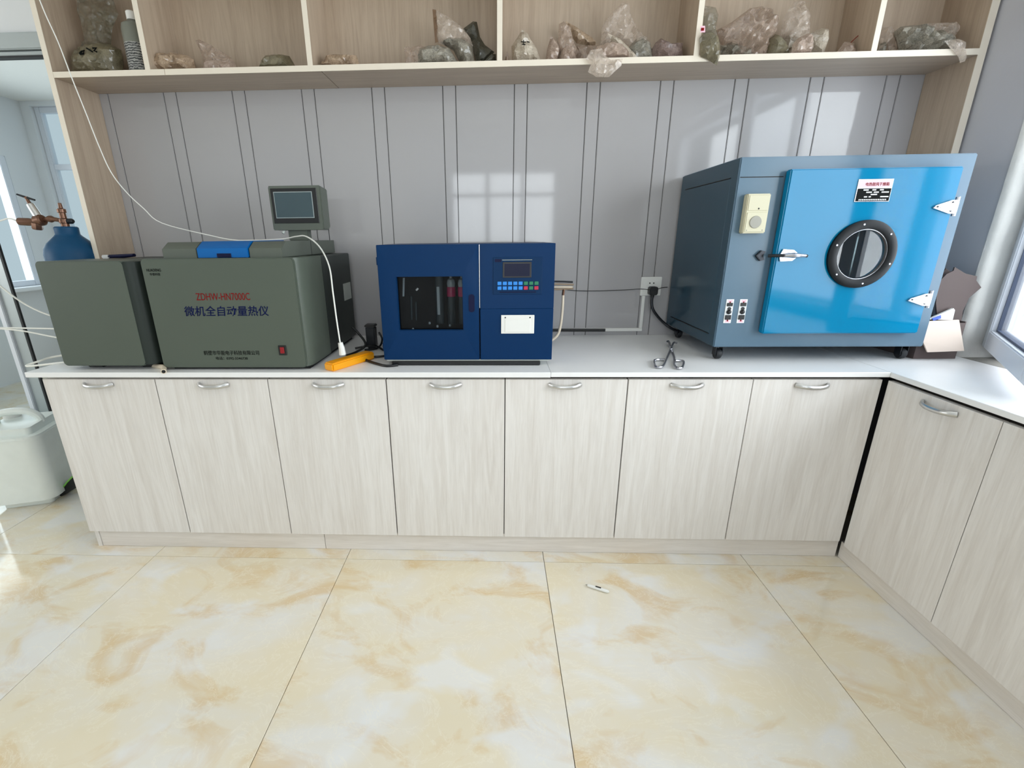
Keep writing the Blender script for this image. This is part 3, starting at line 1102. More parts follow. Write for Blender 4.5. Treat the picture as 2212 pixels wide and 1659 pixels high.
# lid: bevelled hood with a bright blue hatch in the middle
hood = [(-0.588, 1.183), (-0.588, 1.214), (-0.552, 1.2365), (-0.06, 1.2375), (-0.06, 1.183)]
lidx = [-1.152, -1.029, -0.845, -0.729]
lid = obj('hood', extrude(hood, 'x', lidx[0], lidx[1] - 0.001, 0.0015), 'gray_lid', cm_)
obj('hood_side', extrude(hood, 'x', lidx[2] + 0.001, lidx[3], 0.0015), 'gray_lid', lid)
obj('hood_rear', extrude([(-0.30, 1.1835), (-0.30, 1.236), (-0.065, 1.236), (-0.065, 1.1835)], 'x', lidx[1], lidx[2], 0.0), 'gray_lid', lid, smooth=0)
hatch = obj('hatch', extrude([(-0.591, 1.184), (-0.591, 1.215), (-0.553, 1.2385), (-0.302, 1.239), (-0.302, 1.184)], 'x', lidx[1] + 0.002, lidx[2] - 0.002, 0.002), 'blue_lid', cm_)
obj('hatch_grip', box(-0.957, -0.907, -0.5935, -0.5905, 1.1845, 1.198, 0.001, 1), 'navy', hatch)
obj('seam', box(-0.7295, -0.7285, -0.332, -0.329, 1.184, 1.236), 'black_matt', lid, smooth=0)
lettering('model_lettering', 'ZDHW-HN7000C', 'red', cm_, -1.047, -0.854, 1.0525, -0.6113, 0.0, 0.025)
lettering('title_lettering', '微机全自动量热仪', 'navy_print', cm_, -1.100, -0.795, 1.002, -0.6113, 0.010, 0.036, 0.10)
lettering('maker_lettering', '鹤壁市华能电子科技有限公司', 'black_print', cm_, -1.059, -0.853, 0.8495, -0.6113, 0.003, 0.0165)
lettering('phone_lettering', '电话：0392-3346738', 'black_print', cm_, -1.017, -0.899, 0.829, -0.6113, 0.004, 0.0115)
lettering('corner_lettering', 'HUADENG', 'black_print', cm_, -1.204, -1.153, 1.145, -0.6113, 0.004, 0.0095)
lettering('corner_lettering', '华登科技', 'black_print', cm_, -1.196, -1.158, 1.131, -0.6113, 0.004, 0.009)
sw = obj('power_switch', box(-0.779, -0.750, -0.6145, -0.611, 0.841, 0.877, 0.001, 1), 'black', cm_)
obj('rocker', box(-0.772, -0.757, -0.6175, -0.6140, 0.848, 0.871, 0.0012, 1), 'red_switch', sw)
obj('rating_label', box(-0.6685, -0.6672, -0.175, -0.075, 0.978, 1.052), 'pale_label', cm_, smooth=0)
# touch screen on its post
mo = obj('display_housing', extrude([(-0.300, 1.278), (-0.300, 1.443), (-0.225, 1.436), (-0.225, 1.290), (-0.245, 1.278)], 'x', -0.887, -0.679, 0.004), 'gray_lid', cm_)
obj('bezel', box(-0.8775, -0.695, -0.3022, -0.299, 1.304, 1.4335, 0.001, 1), 'black', mo)
obj('screen_border', box(-0.8660, -0.7125, -0.3032, -0.302, 1.323, 1.4210, 0.0003, 1), 'screen_edge', mo)
obj('screen', box(-0.8630, -0.7155, -0.3037, -0.3028, 1.326, 1.4180), 'screen', mo, smooth=0)
obj('display_post', box(-0.834, -0.753, -0.286, -0.250, 1.2375, 1.290, 0.003), 'gray_lid', cm_)
obj('display_knob', tube([(-0.846, -0.285, 1.282), (-0.849, -0.292, 1.272), (-0.852, -0.296, 1.266)], 0.0055, 10), 'pale_label', cm_)

# beige drain tube poking out between the two grey instruments
dt = thing('drain_tube', 'short beige tube with an open end lying between the two grey instruments', 'tube', (-1.23, -0.60, ZC))
obj('tube_wall', tube([(-1.3000, -0.5600, 0.7864), (-1.2290, -0.60, 0.7925), (-1.196, -0.648, 0.7895)], [0.0085, 0.009, 0.009], 12), 'cream_hose', dt)
obj('opening', lathe([(0, 0), (0.0062, 0), (0.0062, 0.0008), (0, 0.0008)], (-1.1956, -0.6488, 0.7894), (0.57, -0.82, -0.05), 14), 'black_matt', dt)

# ------------------------------------------------------------------ blue analyser
YB = -0.545
an = thing('blue_analyser', 'deep blue bench analyser with a windowed door and a small keypad', 'instrument', (-0.10, -0.34, ZC))
BX0, BX1, BZ0, BZ1 = -0.413, 0.214, 0.8045, 1.220
shell = bmesh.new()
box(BX0, BX0 + 0.012, YB + 0.022, -0.12, BZ0, BZ1, 0.002, 1, bm=shell)
box(BX1 - 0.012, BX1, YB + 0.022, -0.12, BZ0, BZ1, 0.002, 1, bm=shell)
box(BX0 + 0.012, BX1 - 0.012, YB + 0.022, -0.12, BZ1 - 0.012, BZ1, 0.002, 1, bm=shell)
box(BX0 + 0.012, BX1 - 0.012, YB + 0.022, -0.12, BZ0, BZ0 + 0.012, 0.002, 1, bm=shell)
box(BX0 + 0.012, BX1 - 0.012, -0.135, -0.12, BZ0 + 0.012, BZ1 - 0.012, bm=shell)
obj('housing', shell, 'blue_body', an)
obj('chamber', box(-0.400, -0.056, -0.40, -0.385, BZ0 + 0.013, BZ1 - 0.013), 'cavity', an, smooth=0)
obj('chamber_side', box(-0.060, -0.052, YB + 0.022, -0.38, BZ0 + 0.013, BZ1 - 0.013), 'cavity', an, smooth=0)
# door with window cut-out
WX0, WX1, WZ0, WZ1 = -0.349, -0.113, 0.917, 1.110
DL, DR = BX0, -0.054
db = bmesh.new()
outer = [(DL, BZ0), (DR, BZ0), (DR, BZ1), (DL, BZ1)]
inner = [(WX0, WZ0), (WX1, WZ0), (WX1, WZ1), (WX0, WZ1)]
L = []
for y in (YB, YB + 0.020):
    L.append([db.verts.new((p[0], y, p[1])) for p in outer] + [db.verts.new((p[0], y, p[1])) for p in inner])
for y_i in range(2):
    V = L[y_i]
    for k in range(4):
        q = (k + 1) % 4
        db.faces.new((V[k], V[q], V[4 + q], V[4 + k]))
for k in range(4):
    q = (k + 1) % 4
    db.faces.new((L[0][k], L[0][q], L[1][q], L[1][k]))
    db.faces.new((L[0][4 + k], L[0][4 + q], L[1][4 + q], L[1][4 + k]))
bmesh.ops.recalc_face_normals(db, faces=db.faces)
bmesh.ops.bevel(db, geom=db.edges[:], offset=0.0015, segments=2, affect='EDGES', clamp_overlap=True)
adoor = obj('door', db, 'blue_body', an)
obj('pane', box(WX0 - 0.004, WX1 + 0.004, YB + 0.020, YB + 0.023, WZ0 - 0.004, WZ1 + 0.004), 'glass_dark', adoor, smooth=0)
obj('door_grip', rbox(-0.091, -0.070, YB - 0.0015, YB + 0.004, 0.983, 1.047, 0.0095, 'y', 6, 0.0005), 'navy', adoor)
for hz in (1.165, 0.855):
    obj('hinge', box(BX0 - 0.004, BX0 + 0.004, YB + 0.004, YB + 0.02, hz - 0.014, hz + 0.014, 0.0015, 1), 'blue_body', adoor)
# control side: upper panel leans back a little, lower panel upright
CX0 = -0.050
obj('lower_panel', box(CX0, BX1, YB, YB + 0.022, BZ0, 0.995, 0.0015, 1), 'blue_body', an)
up_ = obj('upper_panel', extrude([(YB + 0.0005, 0.9955), (YB + 0.010, BZ1), (YB + 0.030, BZ1), (YB + 0.030, 0.9955)], 'x', CX0, BX1, 0.001), 'blue_body', an)


obj('lit_panel_edge', extrude([(YB - 0.0004, 0.998), (YB + 0.0092, BZ1 - 0.002), (YB + 0.020, BZ1 - 0.002), (YB + 0.020, 0.998)], 'x', CX0 - 0.0022, CX0 - 0.0006), 'steel', an, smooth=0)  # pale strip standing in for light caught along the panel edge


def lean_y(z):
    return YB + 0.0005 + 0.0095 * (z - 0.9955) / (BZ1 - 0.9955)


def on_panel(x0, x1, z0, z1, t0, t1, bevel=0.0008):
    b = box(x0, x1, 0, 1, z0, z1)
    for v in b.verts:
        v.co.y = lean_y(v.co.z) - (t1 if v.co.y < 0.5 else t0)
    if bevel:
        bmesh.ops.bevel(b, geom=b.edges[:], offset=bevel, segments=1, affect='EDGES', clamp_overlap=True)
    return b


kp = obj('control_panel', on_panel(-0.003, 0.170, 1.046, 1.174, 0.0, 0.0018), 'blue_panel', an)
obj('display', on_panel(0.031, 0.132, 1.104, 1.158, 0.0015, 0.003), 'black', kp)
obj('display_glass', on_panel(0.037, 0.126, 1.109, 1.152, 0.0028, 0.0034, 0), 'lcd', kp)
obj('trim_bar', on_panel(0.028, 0.134, 1.163, 1.1665, 0.0015, 0.0026, 0.0004), 'screen', kp)
obj('name_mark', on_panel(0.003, 0.026, 1.158, 1.168, 0.0015, 0.0022, 0), 'navy', kp)
obj('trim_bar', on_panel(0.020, 0.150, 1.052, 1.0555, 0.0015, 0.0026, 0.0004), 'navy', kp)
for r_ in range(2):
    for c_ in range(8):
        kx, kz = 0.0195 + 0.0187 * c_, 1.0845 - 0.0165 * r_
        col = 'blue_key' if c_ < 5 else ('red_key' if (r_ == 1 and c_ in (5, 7)) else 'green_key')
        obj('key', on_panel(kx - 0.0072, kx + 0.0072, kz - 0.0062, kz + 0.0062, 0.0012, 0.0042, 0.001), col, kp)
pr = obj('printer', box(0.026, 0.146, YB - 0.004, YB + 0.001, 0.904, 0.972, 0.0012, 1), 'white_plastic', an)
obj('printer_flap', box(0.040, 0.132, YB - 0.0058, YB - 0.0038, 0.910, 0.956, 0.0008, 1), 'white_plastic', pr)
for sx in (0.041, 0.130):
    obj('screw', lathe([(0, 0), (0.0028, 0), (0.0022, 0.0012), (0, 0.0014)], (sx, YB - 0.0038, 0.963), (0, -1, 0), 10), 'dark_steel', pr)
obj('base_plate', box(-0.405, 0.205, YB + 0.004, -0.13, 0.800, 0.8045), 'pale_label', an, smooth=0)
obj('base_frame', box(-0.385, 0.172, YB - 0.005, -0.16, ZC + 0.0005, 0.800, 0.003, 1), 'black', an)
# glassware inside the chamber
for pts_, r_, mt in (([(-0.3346, -0.4800, 1.1018), (-0.3405, -0.4800, 1.0337)], 0.004, 'tube_glass'),
                     ([(-0.3146, -0.4600, 1.0311), (-0.3177, -0.4600, 0.9426)], 0.004, 'tube_dim'),
                     ([(-0.2980, -0.4600, 1.0100), (-0.2999, -0.4600, 0.9390)], 0.004, 'tube_dim'),
                     ([(-0.2904, -0.4800, 1.0557), (-0.2831, -0.4800, 1.0625)], 0.0035, 'white_plastic')):
    obj('glass_rod', tube(pts_, r_, 8), mt, an)
gc = (-0.2071, -0.4500, 1.0116)
obj('measuring_cylinder', lathe([(0, -0.085), (0.017, -0.085), (0.017, 0.10), (0, 0.10)], gc, (0, 0, 1), 20), 'tube_dim', an)
obj('scale_strip', box(gc[0] - 0.008, gc[0] + 0.002, gc[1] - 0.0185, gc[1] - 0.0168, gc[2] - 0.05, gc[2] + 0.055), 'tube_glass', an, smooth=0)
for nm_, bc, rr in (('wash_bottle', (-0.1623, -0.4500, 1.0289), 0.0165), ('wash_bottle', (-0.1217, -0.4500, 1.0286), 0.015)):
    wbt = obj(nm_, lathe([(0, -0.105), (rr, -0.105), (rr, 0.0), (0, 0.0)], bc, (0, 0, 1), 18), 'tube_dim', an)
    obj('pink_band', lathe([(0, 0.0), (rr, 0.0), (rr, 0.032), (rr * .9, 0.036), (0, 0.036)], bc, (0, 0, 1), 18), 'pink', wbt)
    obj('stopper', lathe([(0, 0.036), (rr * .9, 0.036), (rr, 0.048), (rr * .8, 0.062), (rr * .35, 0.068), (rr * .35, 0.085), (0, 0.085)], bc, (0, 0, 1), 18), 'tube_glass', wbt)
for cpt in ((-0.2469, -0.4700, 0.9298), (-0.2171, -0.4700, 0.9171), (-0.1689, -0.4700, 0.9205), (-0.3125, -0.4700, 0.9066)):
    obj('fitting', lathe([(0, -0.004), (0.004, -0.004), (0.005, 0.0), (0.003, 0.005), (0, 0.005)], cpt, (0, 0, 1), 10), 'tube_glass', an)
# gas coil at the right side
for k, (za, zb, mt) in enumerate(((1.064, 1.060, 'dark_steel'), (1.053, 1.049, 'copper'), (1.040, 1.039, 'cream_hose'), (1.029, 1.033, 'copper'))):
    obj('coil_tube', tube([(BX1 - 0.004, -0.25, za), (0.29, -0.25, (za + zb) / 2), (0.328 + 0.004 * (k % 2), -0.25, zb)], 0.0038, 8), mt, an)
obj('coil_stem', tube([(0.292, -0.25, 1.030), (0.290, -0.25, 1.004)], 0.0055, 8), 'brass', an)
obj('coil_hose', tube([(0.290, -0.25, 1.006), (0.290, -0.25, 0.95), (0.285, -0.252, 0.88), (0.272, -0.256, 0.835), (0.235, -0.262, 0.806), (0.205, -0.27, 0.80)], 0.0058, 10, smooth_path=5), 'cream_hose', an)

# ------------------------------------------------------------------ drying oven
OX0, OX1, OY0, OY1, OZ0, OZ1 = 0.820, 1.578, -0.500, -0.022, 0.840, 1.487
ov = thing('drying_oven', 'large blue-grey drying oven with a bright blue door and round window', 'oven', (1.2, -0.26, ZC))
obn = bmesh.new()
V = []
for y in (OY0, OY1):
    V.append([obn.verts.new((p[0], y, p[1])) for p in ((OX0, OZ0), (OX1, OZ0), (OX1, OZ1), (OX0, OZ1))] + [obn.verts.new((p[0], y, p[1])) for p in ((0.985, 0.915), (1.495, 0.915), (1.495, 1.425), (0.985, 1.425))])
edge_out = []
for k in range(4):
    q = (k + 1) % 4
    obn.faces.new((V[0][k], V[0][q], V[0][4 + q], V[0][4 + k]))
    obn.faces.new((V[1][k], V[1][q], V[1][4 + q], V[1][4 + k]))
    f = obn.faces.new((V[0][k], V[0][q], V[1][q], V[1][k]))
    edge_out += f.edges[:]
    obn.faces.new((V[0][4 + k], V[0][4 + q], V[1][4 + q], V[1][4 + k]))
bmesh.ops.recalc_face_normals(obn, faces=obn.faces)
bmesh.ops.bevel(obn, geom=list(set(edge_out)), offset=0.0035, segments=2, affect='EDGES', clamp_overlap=True)
obj('body', obn, 'oven_body', ov)
obj('chamber_lining', box(0.985, 1.495, -0.075, -0.055, 0.915, 1.425), 'oven_inside', ov, smooth=0)
for sz in (1.06, 1.26):
    obj('rack', tube([(0.99, -0.25, sz), (1.49, -0.25, sz)], 0.004, 8), 'chrome', ov)
obj('rack_post', tube([(1.33, -0.40, 0.93), (1.33, -0.40, 1.41)], 0.006, 8), 'chrome', ov)
obj('rack_post', tube([(1.20, -0.12, 0.93), (1.20, -0.12, 1.41)], 0.006, 8), 'chrome', ov)
obj('seam', box(OX0 + 0.006, 0.968, OY0 - 0.0006, OY0 + 0.0005, 1.4235, 1.4262), 'black_matt', ov, smooth=0)
spn = obj('side_panel', box(OX0 - 0.0022, OX0 + 0.0005, -0.455, -0.065, 0.884, 1.427, 0.0012, 1), 'oven_side_shaded', ov)
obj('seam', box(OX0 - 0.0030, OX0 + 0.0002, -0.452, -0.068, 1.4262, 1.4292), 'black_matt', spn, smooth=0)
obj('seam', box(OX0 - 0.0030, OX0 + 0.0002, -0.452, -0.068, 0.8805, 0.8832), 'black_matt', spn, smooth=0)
obj('side_shade_skin', box(OX0 - 0.0012, OX0 + 0.0003, OY0 + 0.004, OY1 - 0.001, OZ0 + 0.003, OZ1 - 0.003), 'oven_side_shaded', ov, smooth=0)  # thin sheet that gives the oven's left side its painted shade
# door
DX0, DX1, DZ0, DZ1 = 0.971, 1.515, 0.897, 1.444
DCX, DCZ, DR_ = 1.252, 1.172, 0.088
dm_ = bmesh.new()
n = 48
Lf = []
for y in (-0.533, OY0 - 0.004):
    ang = [2 * PI * k / n for k in range(n)]
    circ = [dm_.verts.new((DCX + DR_ * math.cos(a), y, DCZ + DR_ * math.sin(a))) for a in ang]
    rect = []
    for a in ang:
        c, s = math.cos(a), math.sin(a)
        hw = (DX1 - DCX) if c > 0 else (DCX - DX0)
        hh = (DZ1 - DCZ) if s > 0 else (DCZ - DZ0)
        k = min(hw / abs(c) if abs(c) > 1e-9 else 1e9, hh / abs(s) if abs(s) > 1e-9 else 1e9)
        rect.append(dm_.verts.new((DCX + c * k, y, DCZ + s * k)))
    cor = [dm_.verts.new((x_, y, z_)) for x_, z_ in ((DX1, DZ1), (DX0, DZ1), (DX0, DZ0), (DX1, DZ0))]
    for k in range(n):
        q = (k + 1) % n
        A, B = rect[k], rect[q]
        extra = None
        if abs(A.co.x - B.co.x) > 1e-6 and abs(A.co.z - B.co.z) > 1e-6:
            extra = min(cor, key=lambda v: (v.co - (A.co + B.co) / 2).length)
        dm_.faces.new([circ[k], A] + ([extra] if extra else []) + [B, circ[q]])
    Lf.append((circ, rect, cor))
for k in range(n):
    q = (k + 1) % n
    dm_.faces.new((Lf[0][0][k], Lf[0][0][q], Lf[1][0][q], Lf[1][0][k]))
    A0, B0, A1, B1 = Lf[0][1][k], Lf[0][1][q], Lf[1][1][k], Lf[1][1][q]
    if abs(A0.co.x - B0.co.x) > 1e-6 and abs(A0.co.z - B0.co.z) > 1e-6:
        ci = min(range(4), key=lambda i: (Lf[0][2][i].co - (A0.co + B0.co) / 2).length)
        dm_.faces.new((A0, Lf[0][2][ci], Lf[1][2][ci], A1))
        dm_.faces.new((Lf[0][2][ci], B0, B1, Lf[1][2][ci]))
    else:
        dm_.faces.new((A0, B0, B1, A1))
bmesh.ops.recalc_face_normals(dm_, faces=dm_.faces)
oe = [e for e in dm_.edges if len(e.link_faces) == 2 and e.calc_face_angle(0) > 1.0 and max((e.verts[0].co - Vector((DCX, e.verts[0].co.y, DCZ))).length, 0) > DR_ + 0.02]
bmesh.ops.bevel(dm_, geom=oe, offset=0.004, segments=3, affect='EDGES', clamp_overlap=True)
od = obj('door', dm_, 'oven_door', ov, smooth=30)
obj('door_gasket', box(DX0 + 0.006, DX0 + 0.020, OY0 - 0.0045, OY0, DZ0 + 0.006, DZ1 - 0.006), 'oven_gasket', od, smooth=0)
rg = obj('porthole_ring', ring(0.112, 0.083, 0.014, (DCX, -0.532, DCZ), (0, -1, 0), 48), 'porthole', od)
for k in range(6):
    a = PI / 6 + k * PI / 3 + 0.2
    obj('screw', lathe([(0, 0), (0.0035, 0), (0.003, 0.0016), (0, 0.002)], (DCX + 0.099 * math.cos(a), -0.5452, DCZ + 0.099 * math.sin(a)), (0, -1, 0), 10), 'chrome', rg)
obj('porthole_glass', lathe([(0, 0), (0.0845, 0), (0.0845, 0.004), (0, 0.004)], (DCX, -0.530, DCZ), (0, 1, 0), 48), 'glass_port', od, smooth=0)
obj('porthole_rim', ring(0.0838, 0.080, 0.010, (DCX, -0.530, DCZ), (0, -1, 0), 48), 'chrome', od)
# rating plate
pl_ = obj('rating_plate', box(1.190, 1.302, -0.5352, -0.5330, 1.340, 1.410, 0.0008, 1), 'chrome', od, label='silver rating plate')
obj('plate_header', box(1.193, 1.300, -0.5356, -0.5350, 1.382, 1.4075), 'pink_print', pl_, smooth=0)
obj('plate_table', box(1.193, 1.300, -0.5356, -0.5350, 1.342, 1.381), 'black_print', pl_, smooth=0)
wl_ = bmesh.new()
for x0, x1, z in ((1.212, 1.228, 1.3765), (1.240, 1.252, 1.3765), (1.264, 1.276, 1.3765), (1.222, 1.240, 1.3695), (1.246, 1.262, 1.3695), (1.271, 1.294, 1.3695), (1.238, 1.258, 1.3625), (1.218, 1.228, 1.3555), (1.233, 1.240, 1.3555), (1.270, 1.296, 1.3555)):
    box(x0, x1, -0.5360, -0.5355, z - 0.0018, z + 0.0018, bm=wl_)
for k in range(16):
    box(1.203 + k * 0.0056, 1.2065 + k * 0.0056, -0.5360, -0.5355, 1.3445, 1.3485, bm=wl_)
obj('plate_cells', wl_, 'white_print', pl_, smooth=0)
lettering('plate_lettering', '电热鼓风干燥箱', 'red', pl_, 1.215, 1.290, 1.394, -0.5358, 0.004, 0.011)
# hinges
for hz in (1.322, 1.018):
    hg = bmesh.new()
    extrude([(1.446, hz - 0.004), (1.452, hz + 0.004), (1.500, hz + 0.020), (1.520, hz + 0.020), (1.520, hz - 0.022), (1.500, hz - 0.022)], 'y', -0.540, -0.5325, 0.001, bm=hg)
    h1 = obj('hinge', hg, 'chrome', od)
    obj('hinge_ridge', extrude([(1.464, hz - 0.002), (1.500, hz + 0.011), (1.519, hz + 0.011), (1.519, hz - 0.013), (1.500, hz - 0.013)], 'y', -0.5435, -0.5395, 0.0014), 'steel', h1)
    obj('hinge_plate', box(1.518, 1.548, -0.515, -0.4995, hz - 0.018, hz + 0.018, 0.0015, 1), 'chrome', h1)
    obj('hinge_pin', tube([(1.524, -0.530, hz - 0.030), (1.524, -0.530, hz + 0.030)], 0.0058, 10), 'chrome', h1)
    for sx, sz in ((1.458, 0.0), (1.503, 0.013), (1.503, -0.014)):
        obj('screw', lathe([(0, 0), (0.003, 0), (0.0026, 0.0015), (0, 0.002)], (sx, -0.540, hz + sz), (0, -1, 0), 8), 'dark_steel', h1)
# latch
la = bmesh.new()
extrude([(0.984, 1.152), (0.978, 1.170), (0.988, 1.192), (1.024, 1.189), (1.038, 1.178), (1.040, 1.168), (1.024, 1.153)], 'y', -0.540, -0.5325, 0.0012, bm=la)
lt = obj('latch', la, 'chrome', od)
obj('latch_lever', tube([(0.992, -0.546, 1.171), (1.015, -0.552, 1.172), (1.040, -0.552, 1.171), (1.058, -0.548, 1.170)], [0.006, 0.0095, 0.0065, 0.006], 10), 'chrome', lt)
obj('lever_tip', tube([(1.057, -0.548, 1.170), (1.066, -0.546, 1.169)], [0.0062, 0.005], 10), 'rubber', lt)
obj('latch_link', tube([(0.948, -0.526, 1.170), (0.965, -0.540, 1.171), (0.988, -0.545, 1.171)], 0.0055, 8), 'dark_steel', lt)
kb = bmesh.new()
extrude([(0.915, 1.170), (0.932, 1.188), (0.946, 1.184), (0.940, 1.170), (0.946, 1.156), (0.932, 1.152)], 'y', -0.512, -0.4995, 0.0015, bm=kb)
obj('latch_keeper', kb, 'dark_steel', lt)
# thermostat box
tb = obj('thermostat', box(0.848, 0.924, -0.526, -0.4995, 1.245, 1.371, 0.003), 'cream', ov)
obj('upper_cover', box(0.854, 0.919, -0.5278, -0.5255, 1.318, 1.366, 0.001, 1), 'cream', tb)
obj('lower_cover', box(0.854, 0.919, -0.5278, -0.5255, 1.250, 1.312, 0.001, 1), 'cream', tb)
obj('dial', lathe([(0, 0), (0.0205, 0), (0.019, 0.003), (0, 0.0035)], (0.885, -0.5275, 1.281), (0, -1, 0), 28), 'gray_socket', tb)
obj('indicator', lathe([(0, 0), (0.003, 0), (0.002, 0.0015), (0, 0.002)], (0.889, -0.5275, 1.324), (0, -1, 0), 10), 'black', tb)
for sx in (0.860, 0.912):
    obj('screw', lathe([(0, 0), (0.0022, 0), (0.0018, 0.001), (0, 0.0012)], (sx, -0.5275, 1.255), (0, -1, 0), 8), 'gray_socket', tb)
# two rocker switches on printed plates
for sx in (0.8555, 0.9035):
    sp = obj('switch_plate', box(sx - 0.0135, sx + 0.0135, -0.5022, -0.4998, 0.931, 1.018, 0.0006, 1), 'white_print', ov)
    obj('switch_body', box(sx - 0.0100, sx + 0.0100, -0.5055, -0.5020, 0.993, 1.0055, 0.0008, 1), 'black', sp)
    obj('switch_body', box(sx - 0.0105, sx + 0.0105, -0.5055, -0.5020, 0.944, 0.961, 0.0008, 1), 'black', sp)
    obj('toggle', lathe([(0, 0), (0.0085, 0), (0.0075, 0.006), (0.004, 0.010), (0, 0.011)], (sx, -0.502, 0.972), (0.0, -1, 0.25), 16), 'black', sp)
    obj('collar', lathe([(0, 0), (0.0062, 0), (0.0062, 0.003), (0, 0.003)], (sx, -0.502, 0.984), (0, -1, 0), 14), 'black', sp)
    for z in (1.012, 0.9375):
        obj('switch_mark', box(sx - 0.008, sx + 0.008, -0.5027, -0.5021, z - 0.004, z + 0.004), 'pink_print', sp, smooth=0)
    for z, dz in ((1.0075, 0.0025), (0.9405, 0.003)):
        mk = bmesh.new()
        box(sx - 0.0022, sx + 0.0022, -0.5031, -0.5026, z - dz, z + dz, bm=mk)
        obj('switch_arrow', mk, 'red', sp, smooth=0)
# castors
for cx_, cy_ in ((0.862, -0.452), (1.548, -0.452), (0.862, -0.07), (1.548, -0.07)):
    cw = obj('castor', lathe([(0, -0.010), (0.018, -0.010), (0.0205, -0.006), (0.0205, 0.006), (0.018, 0.010), (0, 0.010)], (cx_, cy_, ZC + 0.021), (1, 0, 0), 20), 'rubber', ov)
    fk = bmesh.new()
    box(cx_ - 0.014, cx_ - 0.0115, cy_ - 0.014, cy_ + 0.014, ZC + 0.016, 0.836, bm=fk)
    box(cx_ + 0.0115, cx_ + 0.014, cy_ - 0.014, cy_ + 0.014, ZC + 0.016, 0.836, bm=fk)
    box(cx_ - 0.018, cx_ + 0.018, cy_ - 0.018, cy_ + 0.018, 0.834, 0.8405, bm=fk)
    obj('castor_fork', fk, 'dark_steel', cw, smooth=0)

# ------------------------------------------------------------------ outlet, plug, trunking
ou = thing('wall_outlet', 'white wall outlet with a black plug in it, left of the oven', 'outlet', (0.735, -0.004, 1.015))
obj('outlet_plate', box(0.687, 0.782, -0.009, -0.0002, 0.972, 1.058, 0.002), 'white_plastic', ou)
obj('outlet_face', box(0.695, 0.774, -0.0105, -0.0088, 0.980, 1.050, 0.001, 1), 'white_plastic', ou)
for sx in (0.727, 0.745):
    obj('socket_hole', lathe([(0, 0), (0.0032, 0), (0.0032, 0.0008), (0, 0.0008)], (sx, -0.0104, 1.030), (0, -1, 0), 10), 'black_matt', ou)
pg = thing('oven_power_cord', 'black plug and grey-black power cord running from the wall outlet to the oven', 'cord', (0.74, -0.03, 0.99))
obj('plug', rbox(0.719, 0.758, -0.045, -0.0105, 0.977, 1.016, 0.010, 'y', 5, 0.004), 'black', pg)
obj('strain_relief', tube([(0.737, -0.032, 0.978), (0.736, -0.034, 0.962)], [0.009, 0.006], 10), 'black', pg)
obj('cord', tube([(0.736, -0.034, 0.966), (0.735, -0.040, 0.94), (0.742, -0.045, 0.912), (0.768, -0.045, 0.878), (0.800, -0.045, 0.848), (0.826, -0.06, 0.828), (0.85, -0.10, 0.815)], 0.0062, 10, smooth_path=5), 'dark_steel', pg)

tr = thing('cable_trunking', 'thin white cable trunking along the wall foot rising to the outlet', 'trunking', (0.6, -0.01, 0.81))
obj('horizontal_duct', box(0.225, 0.712, -0.012, -0.0002, 0.802, 0.817, 0.0015, 1), 'white_plastic', tr)
obj('vertical_duct', box(0.697, 0.712, -0.012, -0.0002, 0.8175, 0.9715, 0.0015, 1), 'white_plastic', tr)
tag(obj('black_rod', tube([(0.18, -0.021, 0.811), (0.34, -0.021, 0.811), (0.533, -0.021, 0.810)], 0.0072, 10), 'black'), 'black foam-like rod lying along the wall foot behind the blue analyser', 'rod')
tag(obj('thin_wire', tube([(0.225, -0.20, 1.030), (0.30, -0.06, 1.012), (0.383, -0.008, 0.997), (0.50, -0.006, 0.995), (0.62, -0.006, 0.999), (0.685, -0.012, 1.003), (0.735, -0.0475, 1.003), (0.782, -0.013, 1.008), (0.812, -0.006, 1.010)], 0.0017, 6, smooth_path=4), 'black'), 'thin black wire stretched across the wall from the coil past the outlet', 'wire')

# ------------------------------------------------------------------ power strip, white cord, black cables
ps = thing('power_strip', 'yellow power strip lying on the worktop between calorimeter and blue analyser', 'power strip', (-0.55, -0.55, ZC))
ax = Vector((0.50, 0.866, 0)).normalized()
sd_ = Vector((0.866, -0.50, 0)).normalized()
P0 = Vector((-0.600, -0.622, 0))


def strip_bm(a0, a1, s0, s1, z0, z1, bevel):
    b = box(a0, a1, s0, s1, z0, z1, bevel, 2)
    for v in b.verts:
        p = P0 + ax * v.co.x + sd_ * v.co.y
        v.co = Vector((p.x, p.y, v.co.z))
    return b


obj('strip_body', strip_bm(0, 0.21, -0.024, 0.024, ZC + 0.0005, ZC + 0.030, 0.005), 'yellow', ps)
obj('socket_face', strip_bm(0.02, 0.195, -0.017, 0.017, ZC + 0.0295, ZC + 0.0315, 0.0015), 'yellow', ps)
cd = thing('white_power_cord', 'long thin white cord hanging from above, over the calorimeter, to the yellow strip', 'cord', (-0.57, -0.56, 0.83))
CY = -0.255
path = [(-1.6377, -0.2800, 2.0944), (-1.6287, -0.2750, 2.0279), (-1.6121, -0.2700, 1.9476), (-1.5977, -0.2650, 1.8358), (-1.5807, -0.2600, 1.7250), (-1.5626, -0.2550, 1.6027), (-1.5422, -0.2500, 1.5088),
        (-1.5031, -0.2450, 1.4360), (-1.4522, -0.2350, 1.3721), (-1.3939, -0.2250, 1.3136), (-1.20, -0.22, 1.262), (-1.10, -0.22, 1.2425), (-1.0, -0.24, 1.2405), (-0.90, -0.30, 1.2420), (-0.83, -0.325, 1.245),
        (-0.7709, -0.3600, 1.2527), (-0.7142, -0.4000, 1.2519), (-0.6456, -0.4600, 1.2150), (-0.5950, -0.5200, 1.1481), (-0.5804, -0.5500, 1.0604), (-0.5739, -0.5600, 0.9613), (-0.5677, -0.5650, 0.8726)]
